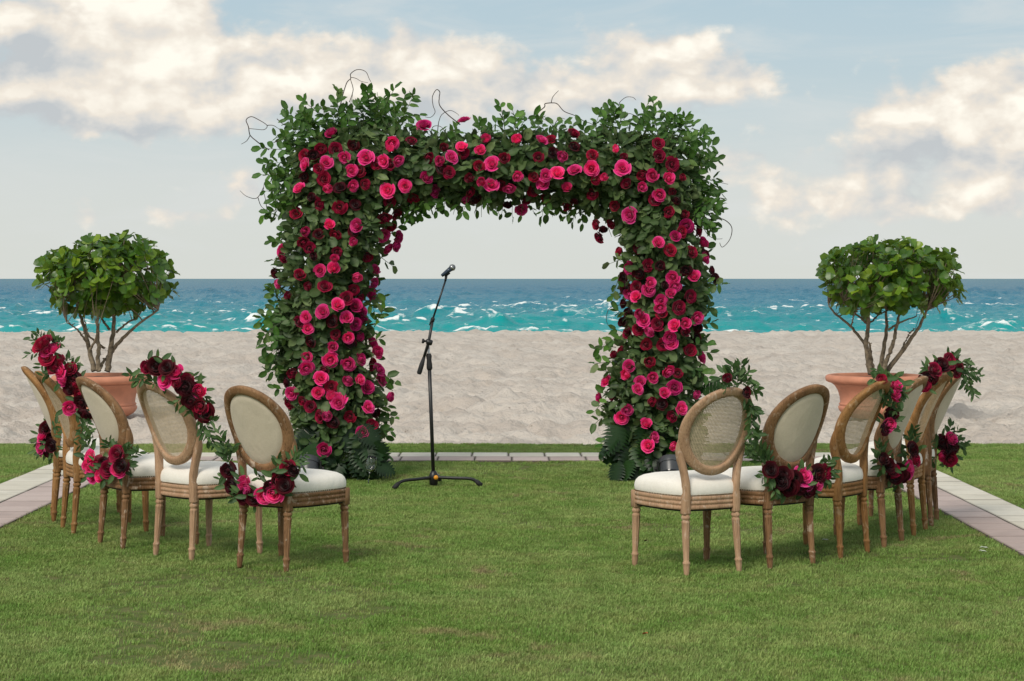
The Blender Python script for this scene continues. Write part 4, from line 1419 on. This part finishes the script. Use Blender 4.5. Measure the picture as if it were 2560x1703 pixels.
garland('R3', False, ZD, SD, {'red': [(705, 255), (735, 585), (780, 500)], 'pink': [(815, 295), (800, 375), (795, 340), (762, 562)]},
        [(720, 260, 650, 245), (740, 250, 680, 180), (760, 250, 830, 235), (740, 300, 690, 380), (750, 300, 740, 410), (780, 300, 880, 345), (800, 320, 850, 400), (770, 420, 790, 480), (760, 300, 720, 360), (770, 280, 760, 370), (800, 260, 760, 240), (790, 440, 810, 470), (730, 300, 700, 340)],
        'leafy cascade with few roses on the cane chair third in the row of six', .085, .008)
garland('R4', True, ZD, SD, {'red': [(720, 810), (755, 850), (790, 890), (830, 892), (800, 925), (930, 740), (940, 812), (860, 922)], 'pink': [(890, 855), (905, 892)]},
        [(710, 790, 690, 700), (720, 770, 720, 720), (700, 820, 670, 800), (920, 700, 940, 590), (910, 690, 900, 640), (930, 700, 955, 640), (880, 800, 860, 770), (830, 930, 825, 980)],
        'swag of burgundy roses with one pink low on the linen chair beside the clay pot')
garland('R5', False, ZD, SD, {'red': [(1185, 115), (1130, 150), (1190, 175), (1240, 155), (1080, 185), (1040, 240), (1005, 290), (1225, 185)]},
        [(1230, 130, 1230, 75), (1260, 140, 1310, 120), (1270, 160, 1390, 230), (1280, 180, 1340, 160), (1290, 200, 1360, 360), (1280, 210, 1290, 290), (1300, 240, 1330, 330), (1070, 190, 1015, 175), (1150, 190, 1090, 220), (1300, 180, 1380, 200)],
        'arching spray of red roses on top of the amber cane chair beside the path')
garland('R6', True, ZD, SD, {'red': [(1130, 690), (1160, 740), (1200, 762), (1190, 812), (1212, 705)], 'pink': [(1195, 665), (1130, 782)]},
        [(1100, 700, 1070, 650), (1090, 740, 1065, 700), (1180, 640, 1200, 560), (1200, 640, 1250, 600), (1220, 680, 1305, 685), (1230, 700, 1280, 730), (1090, 790, 1065, 830), (1150, 820, 1150, 850)],
        'round cluster of burgundy roses on the end chair of the row of six')


# ------------------------------------------------------------------ microphone stand, microphone
MY = 14.42
hub = P(1084, 1203, MY); hub.z = .085
ms = thing('microphone_stand', (hub.x, MY, 0), 'black tripod boom microphone stand on the lawn under the arch', 'microphone stand')


def mk(name, mb, mat, parent=ms, root=ms, sharp=40):
    me_ = mb.me(name)
    me_.transform(Matrix.Translation(-root.location))
    o = link(name, me_, mat, parent)
    return o


top = P(1073, 905, MY)
base_ = Vector((hub.x, MY, .05))
mk('pole', MB().tube([base_, base_ + (top - base_) * .5, top], .0135, 16), MT['black'])
upper = P(1071, 862, MY)
mk('extension', MB().tube([top, upper], .0085, 12), MT['chrome'])
cl0, cl1 = P(1074, 925, MY), P(1072, 884, MY)
mk('grip', MB().tube([cl0 + (cl1 - cl0) * f for f in (0, .1, .35, .6, .85, 1)], [.016, .0215, .0205, .017, .021, .015], 16), MT['rubber'])
hb = MB()
hb.lathe([(.015, .02), (.02, .030), (.075, .034), (.095, .030), (.115, .020), (.120, .0145)], 20, (hub.x, MY, 0))
mk('hub', hb, MT['black'])
feet = [ground_at(987, 1226), ground_at(1201, 1219), Vector((hub.x + .03, MY + .30, 0))]
for i, ft in enumerate(feet):
    d = (ft - Vector((hub.x, MY, 0)))
    d.z = 0
    a = Vector((hub.x, MY, .072)) + d.normalized() * .02
    e1 = Vector((hub.x, MY, .062)) + d * .80
    e2 = Vector((hub.x, MY, .028)) + d * .97
    lg_ = mk('leg', MB().tube(spline([a, (a + e1) * .5, e1, e2], 4), .0115, 12), MT['black'])
    mk('rubber_foot', MB().tube([Vector((hub.x, MY, .050)) + d * .90, Vector((hub.x, MY, .034)) + d * .95, Vector((hub.x, MY, .014)) + d * 1.03], [.014, .018, .016], 12), MT['rubber'], lg_)
kn = P(1090, 1194, MY - .035)
mk('clamp_knob', MB().tube([kn + Vector((0, .03, 0)), kn, kn + Vector((0, -.012, 0))], [.012, .017, .014], 14), MT['orange'])
kn2 = P(1068, 1196, MY - .01)
mk('clamp_bolt', MB().tube([kn2 + Vector((.03, 0, -.005)), kn2, kn2 + Vector((-.012, 0, .002))], [.008, .014, .014], 10), MT['chrome'])
piv = P(1072, 854, MY - .02)
b0, b1, b2 = P(1047, 936, MY - .03), P(1082, 798, MY - .02), P(1113, 704, MY - .02)
mk('boom_arm', MB().tube([b0 + (piv - b0) * .45, piv, b1], .0105, 12), MT['black'])
mk('boom_rod', MB().tube([b1, b2], .0068, 12), MT['black'])
mk('counterweight', MB().tube([b0, b0 + (piv - b0) * .05, b0 + (piv - b0) * .3, b0 + (piv - b0) * .52], [.012, .018, .0175, .011], 14), MT['rubber'])
mk('clutch_collar', MB().tube([b1 + (piv - b1) * .12, b1 - (piv - b1) * .02, b1 - (piv - b1) * .08], [.0135, .0155, .009], 12), MT['rubber'])
lv = b1 + Vector((-.012, -.01, -.005))
mk('clutch_lever', MB().tube([b1, lv, lv + Vector((-.012, 0, -.04))], .004, 8), MT['black'])
mk('pivot', MB().tube([piv + Vector((.026, 0, -.012)), piv + Vector((.02, 0, -.01)), piv + Vector((-.014, 0, 0)), piv + Vector((-.02, 0, 0))], [.014, .021, .021, .014], 16), MT['black'])
pk = P(1059, 853, MY - .02)
mk('pivot_knob', MB().tube([piv, pk + Vector((.008, 0, 0)), pk, pk + Vector((-.012, 0, .002))], [.006, .008, .018, .016], 12), MT['rubber'])
m0, m1 = P(1104, 690, MY - .03), P(1131, 669, MY - .03)
ax = (m1 - m0).normalized()
clip = P(1117, 684, MY - .02)
mk('microphone_clip', MB().tube([b2, b2 + (clip - b2) * .5, clip - ax * .006], [.008, .010, .012], 10).tube([clip - ax * .02, clip + ax * .02], .0165, 14), MT['rubber'])
mic = thing('microphone', m0, 'handheld microphone with grey ball grille clipped on the boom stand', 'microphone')
mk('body', MB().tube([m0, m0 + ax * .01, m0 + ax * .06, m0 + ax * .085], [.010, .0125, .0165, .019], 18), MT['mic'], mic, mic)
gc = m0 + ax * .098
gb = MB()
nR = 9
rr = []
pts_ = []
for i in range(nR + 1):
    w = math.pi * (i / nR)
    pts_.append((gc - ax * .024 * math.cos(w), max(.024 * math.sin(w), .0008)))
gb.tube([p for p, r_ in pts_], [r_ for p, r_ in pts_], 18)
mk('grille', gb, MT['mesh_grille'], mic, mic)
mk('grille_band', MB().tube([gc - ax * .004, gc - ax * .003, gc + ax * .003, gc + ax * .004], [.0238, .0255, .0255, .0238], 18), MT['chrome'], mic, mic)

# ------------------------------------------------------------------ wine glass
wg = ground_at(920, 1213)
glass = thing('wine_glass', (wg.x, wg.y, .002), 'empty clear wine glass standing on the grass at the arch foot', 'wine glass')
glass.rotation_euler = (0, R(8), 0)
o_ = [(0, .034), (.003, .034), (.005, .012), (.012, .0048), (.085, .0040), (.092, .008), (.104, .024), (.122, .037), (.142, .0415), (.165, .0405), (.190, .0365), (.210, .0325)]
i_ = [(.2105, .0315), (.190, .0353), (.165, .0392), (.142, .0402), (.123, .0355), (.107, .022), (.099, .004)]
link('foot', MB().lathe(o_[:4], 28).me('foot'), MT['glass'], glass)
link('stem', MB().lathe([(.0121, .0047), (.05, .0039), (.0849, .0039)], 16).me('stem'), MT['glass'], glass)
link('bowl', MB().lathe([(.0851, .0040)] + o_[5:] + i_, 32).me('bowl'), MT['glass'], glass)

# ------------------------------------------------------------------ uplights at the foot of the arch
def uplight(px, py, Y_, label):
    g = P(px, py, Y_)
    u = thing('uplight', (g.x, Y_, 0), label, 'spotlight', 'black uplights at the foot of the arch')
    tilt = Matrix.Rotation(R(-34), 4, 'X')
    zc = .115

    def part(name, mb, mat, tl=True):
        me_ = mb.me(name)
        if tl:
            me_.transform(Matrix.Translation((0, 0, zc)) @ tilt)
        try:
            me_.set_sharp_from_angle(angle=R(35))
        except Exception:
            pass
        return link(name, me_, mat, u)
    part('housing', MB().lathe([(-.075, .05), (-.07, .068), (-.03, .078), (.02, .082), (.021, .079), (.03, .079), (.031, .084), (.07, .086), (.075, .083), (.055, .076)], 32), MT['lampgrey'])
    part('lens', MB().lathe([(.050, .070), (.056, .069), (.060, .04), (.061, .002)], 32), MT['lens'])
    part('cooling_ring', MB().lathe([(-.055, .0745), (-.053, .079), (-.045, .080), (-.043, .0765)], 32), MT['lens'])
    for s in (-1, 1):
        part('bracket', MB().box((s * .094 - .006, -.022, .004), (s * .094 + .006, .022, .17), .002), MT['black'], False)
        part('bracket_knob', MB().tube([(s * .086, 0, .115), (s * .103, 0, .115), (s * .118, 0, .115)], [.008, .016, .014], 12), MT['rubber'], False)
    part('base_plate', MB().box((-.10, -.075, 0), (.10, .075, .010), .003), MT['black'], False)
    return u


uplight(770, 1200, 14.62, 'black uplight half hidden behind the linen chair by the wine glass')
uplight(1676, 1200, 14.62, 'black uplight at the arch foot behind the see-through cane chair')


# ------------------------------------------------------------------ potted trees on the sand
def potted_tree(px, pot_label, tree_label, stems, zo, zs, crown, seed):
    PY = 21.9
    c = P(px, 1045, PY)
    c.z = -.02
    pot = thing('terracotta_planter', c, pot_label, 'planter', 'terracotta planters on the beach')
    out = [(0, .24), (.015, .29), (.05, .355), (.085, .385), (.115, .395), (.130, .390), (.138, .375), (.145, .383), (.155, .388), (.162, .378), (.175, .372), (.23, .378), (.30, .398), (.355, .432), (.385, .470)]
    link('bowl', MB().lathe(out + [(.385, .40), (.30, .36), (.29, .01)], 64).me('bowl'), MT['clay'], pot)
    rim = [(.3855, .40), (.386, .472), (.393, .505), (.405, .525), (.425, .534), (.448, .534), (.465, .524), (.474, .505), (.475, .485), (.468, .468), (.44, .462), (.40, .455)]
    link('rim', MB().lathe(rim, 64).me('rim'), MT['clay'], pot)
    sl = MB()
    rings_ = []
    for r_ in (.452, .36, .26, .16, .06, .005):
        rings_.append([(r_ * math.cos(2 * math.pi * k / 40), r_ * math.sin(2 * math.pi * k / 40), .435 + (0 if r_ > .44 else rng.uniform(-.008, .010))) for k in range(40)])
    link('soil', sl.rings(rings_, False, True).me('soil'), MT['soil'], pot)
    r2 = random.Random(seed)
    tb = c + Vector((.03, 0, .44))
    tree = thing('potted_tree', tb, tree_label, 'tree', 'clipped trees in terracotta planters')
    nodes = []
    for si, (rad, st_) in enumerate(stems):
        pts_ = []
        dep = r2.uniform(-.10, .10)
        spread = r2.uniform(-.30, .30)
        for i, (x, y) in enumerate(st_):
            f = i / (len(st_) - 1)
            pts_.append(P(zo[0] + x * zs, zo[1] + y * zs, PY + dep + spread * f))
        ln = spline(pts_, 8)
        ln = [p + Vector((r2.gauss(0, .004), r2.gauss(0, .004), 0)) for p in ln]
        MB().tube([p - tb for p in ln], [rad * (1 - .62 * i / len(ln)) for i in range(len(ln))], 9).build('trunk' if rad > .02 else 'branch', MT['bark'], tree)
        nodes += [(p, rad * (1 - .62 * i / len(ln))) for i, p in enumerate(ln) if i > len(ln) * .45]
        for k in range(3):   # pruned stubs
            p = ln[r2.randrange(3, len(ln) - 2)]
            d = Vector((r2.gauss(0, 1), r2.gauss(0, 1), .4)).normalized()
            MB().tube([p - tb, p - tb + d * r2.uniform(.03, .05)], [.007, .004], 6).build('stub', MT['bark'], tree)
    cc = P(crown[0], crown[1], PY)
    ra, rc, rb = crown[2] * PY / FPX, crown[3] * PY / FPX, crown[2] * PY / FPX * .95
    parts, rest = [], []
    tips = []
    tries = 0
    while len(tips) < 250 and tries < 9000:
        tries += 1
        v = Vector((r2.gauss(0, 1), r2.gauss(0, 1), r2.gauss(0, 1))).normalized()
        q = r2.random() ** .28
        if v.z < -.35 and r2.random() < .25:
            continue
        p = Vector((v.x * ra * q, v.y * rb * q, (abs(v.z) ** .8 * (1 if v.z > 0 else -1)) * rc * q * (1.0 if v.z > 0 else .9)))
        lump = 1 + .10 * math.sin(v.x * 7 + seed) * math.cos(v.y * 6) + r2.uniform(-.06, .05)
        p = p * lump
        if all((p - t_[0]).length > .075 for t_ in tips):
            tips.append((p, v))
    twig_mb = []
    for p, v in tips:
        tip = cc + p
        best = min(nodes, key=lambda n_: (n_[0] - tip).length + max(0, n_[0].z - tip.z) * 2.5)
        a = best[0]
        mid = (a + tip) * .5 + Vector((r2.gauss(0, .02), r2.gauss(0, .02), -.03 * (tip - a).length))
        ln = spline([a, mid, tip], 4)
        twig_mb.append((ln, min(best[1] * .7, .009)))
        nl = r2.choice((5, 6, 7))
        a0 = r2.uniform(0, 6.28)
        ax_ = (v + Vector((0, 0, .55)) + Vector((r2.gauss(0, .25), r2.gauss(0, .25), 0))).normalized()
        e1 = ax_.orthogonal().normalized()
        e2 = ax_.cross(e1)
        for k in range(nl):
            w = a0 + k * 2.4
            d = ax_ * r2.uniform(.2, 1.0) + e1 * math.cos(w) + e2 * math.sin(w)
            sz = r2.uniform(.10, .15)
            fr = -v.y + .25 * v.z
            it = (tip + ax_ * r2.uniform(-.06, .02), d, ax_ + Vector((0, 0, .3)), sz, r2.gauss(0, .3))
            parts.append((fr + r2.uniform(-.1, .1), it))
    parts.sort(key=lambda q: -q[0])
    for fr, (l_, d, up, sz, tw) in parts[:298]:
        put_leaf(TREV, l_, d, up, sz, tree, tw)
    bulk_leaves('foliage', TREV, [(tuple(l_), d, up, sz, tw, min(1, max(0, r2.gauss(.45, .25)))) for fr, (l_, d, up, sz, tw) in parts[298:]], MT['tree_bulk'], tree)
    for ln, r_ in twig_mb:
        MB().tube([p - tb for p in ln], [r_ * (1 - .6 * i / len(ln)) for i in range(len(ln))], 5).build('twig', MT['bark'], tree)


potted_tree(252, 'terracotta planter on the sand behind the row of five chairs', 'clipped multi-stemmed tree in the planter behind the row of five chairs',
            [(.032, [(625, 1310), (580, 1110), (520, 870), (460, 690)]), (.028, [(655, 1310), (662, 1100), (655, 850), (650, 600)]), (.036, [(740, 1315), (775, 1100), (800, 900), (800, 640)]),
             (.020, [(668, 1315), (700, 1240), (745, 1180), (765, 1120)]), (.024, [(760, 1160), (880, 1020), (1010, 900), (1200, 765)]), (.013, [(570, 1070), (470, 940), (380, 880)]),
             (.016, [(590, 1120), (640, 1020), (655, 950)]), (.015, [(720, 1110), (640, 1050), (570, 980), (540, 860)]), (.016, [(760, 940), (700, 850), (680, 740)]), (.014, [(820, 970), (920, 880), (1010, 830), (1090, 700)])],
            (60, 560), .2806, (268, 693, 168, 98), 5)
potted_tree(2186, 'terracotta planter on the sand behind the row of six chairs', 'clipped multi-stemmed tree in the planter behind the row of six chairs',
            [(.034, [(575, 1160), (545, 930), (560, 740), (555, 560)]), (.018, [(600, 1140), (580, 990), (565, 900)]), (.030, [(640, 1160), (700, 870), (707, 640)]), (.030, [(665, 1160), (745, 960), (790, 780), (825, 600)]),
             (.030, [(690, 1160), (830, 980), (960, 790), (1040, 640)]), (.018, [(540, 925), (410, 770), (270, 650), (230, 580)]), (.014, [(545, 745), (430, 650), (350, 570)]), (.015, [(720, 800), (820, 740), (950, 690)]),
             (.012, [(830, 960), (890, 840), (940, 790)]), (.011, [(575, 740), (640, 680), (720, 640)]), (.010, [(420, 770), (435, 700), (460, 640)])],
            (2000, 580), .306, (2216, 696, 182, 90), 9)

# ------------------------------------------------------------------ small things dropped on the grass
drop_leaf = leaf_mesh('fallen_leaf', .5, 4, .2, .1, .6, 1.1, simple('pale dry leaf', (.42, .46, .36), .5))
drop_brown = leaf_mesh('fallen_leaf', .6, 4, .4, .3, .6, 1.1, simple('brown dry leaf', (.10, .055, .025), .8))
petal = leaf_mesh('fallen_petal', .8, 4, .35, .3, .8, .7, simple('orange red petal', (.62, .08, .03), .6))
for me_, px, py, sz, rz, label, cat in ((drop_leaf, 2449, 1378, .055, -1.5, 'pale grey-green leaf lying on the grass near the path', 'leaf'), (drop_leaf, 2446, 1386, .045, -1.9, 'smaller pale leaf lying on the grass near the path', 'leaf'),
                                        (drop_leaf, 2054, 1358, .045, -1.6, 'pale leaf on the grass under the chairs', 'leaf'), (drop_brown, 1619, 1361, .03, .6, 'brown dry leaf on the grass in front of the arch', 'leaf'),
                                        (petal, 1620, 1596, .026, 1.0, 'tiny orange red petal lying on the open lawn', 'petal')):
    o = link(me_.name.split('.')[0], me_)
    o.location = ground_at(px, py) + Vector((0, 0, .020))
    o.rotation_euler = (0, .1, rz)
    o.scale = (sz, sz, sz)
    tag(o, label, cat)
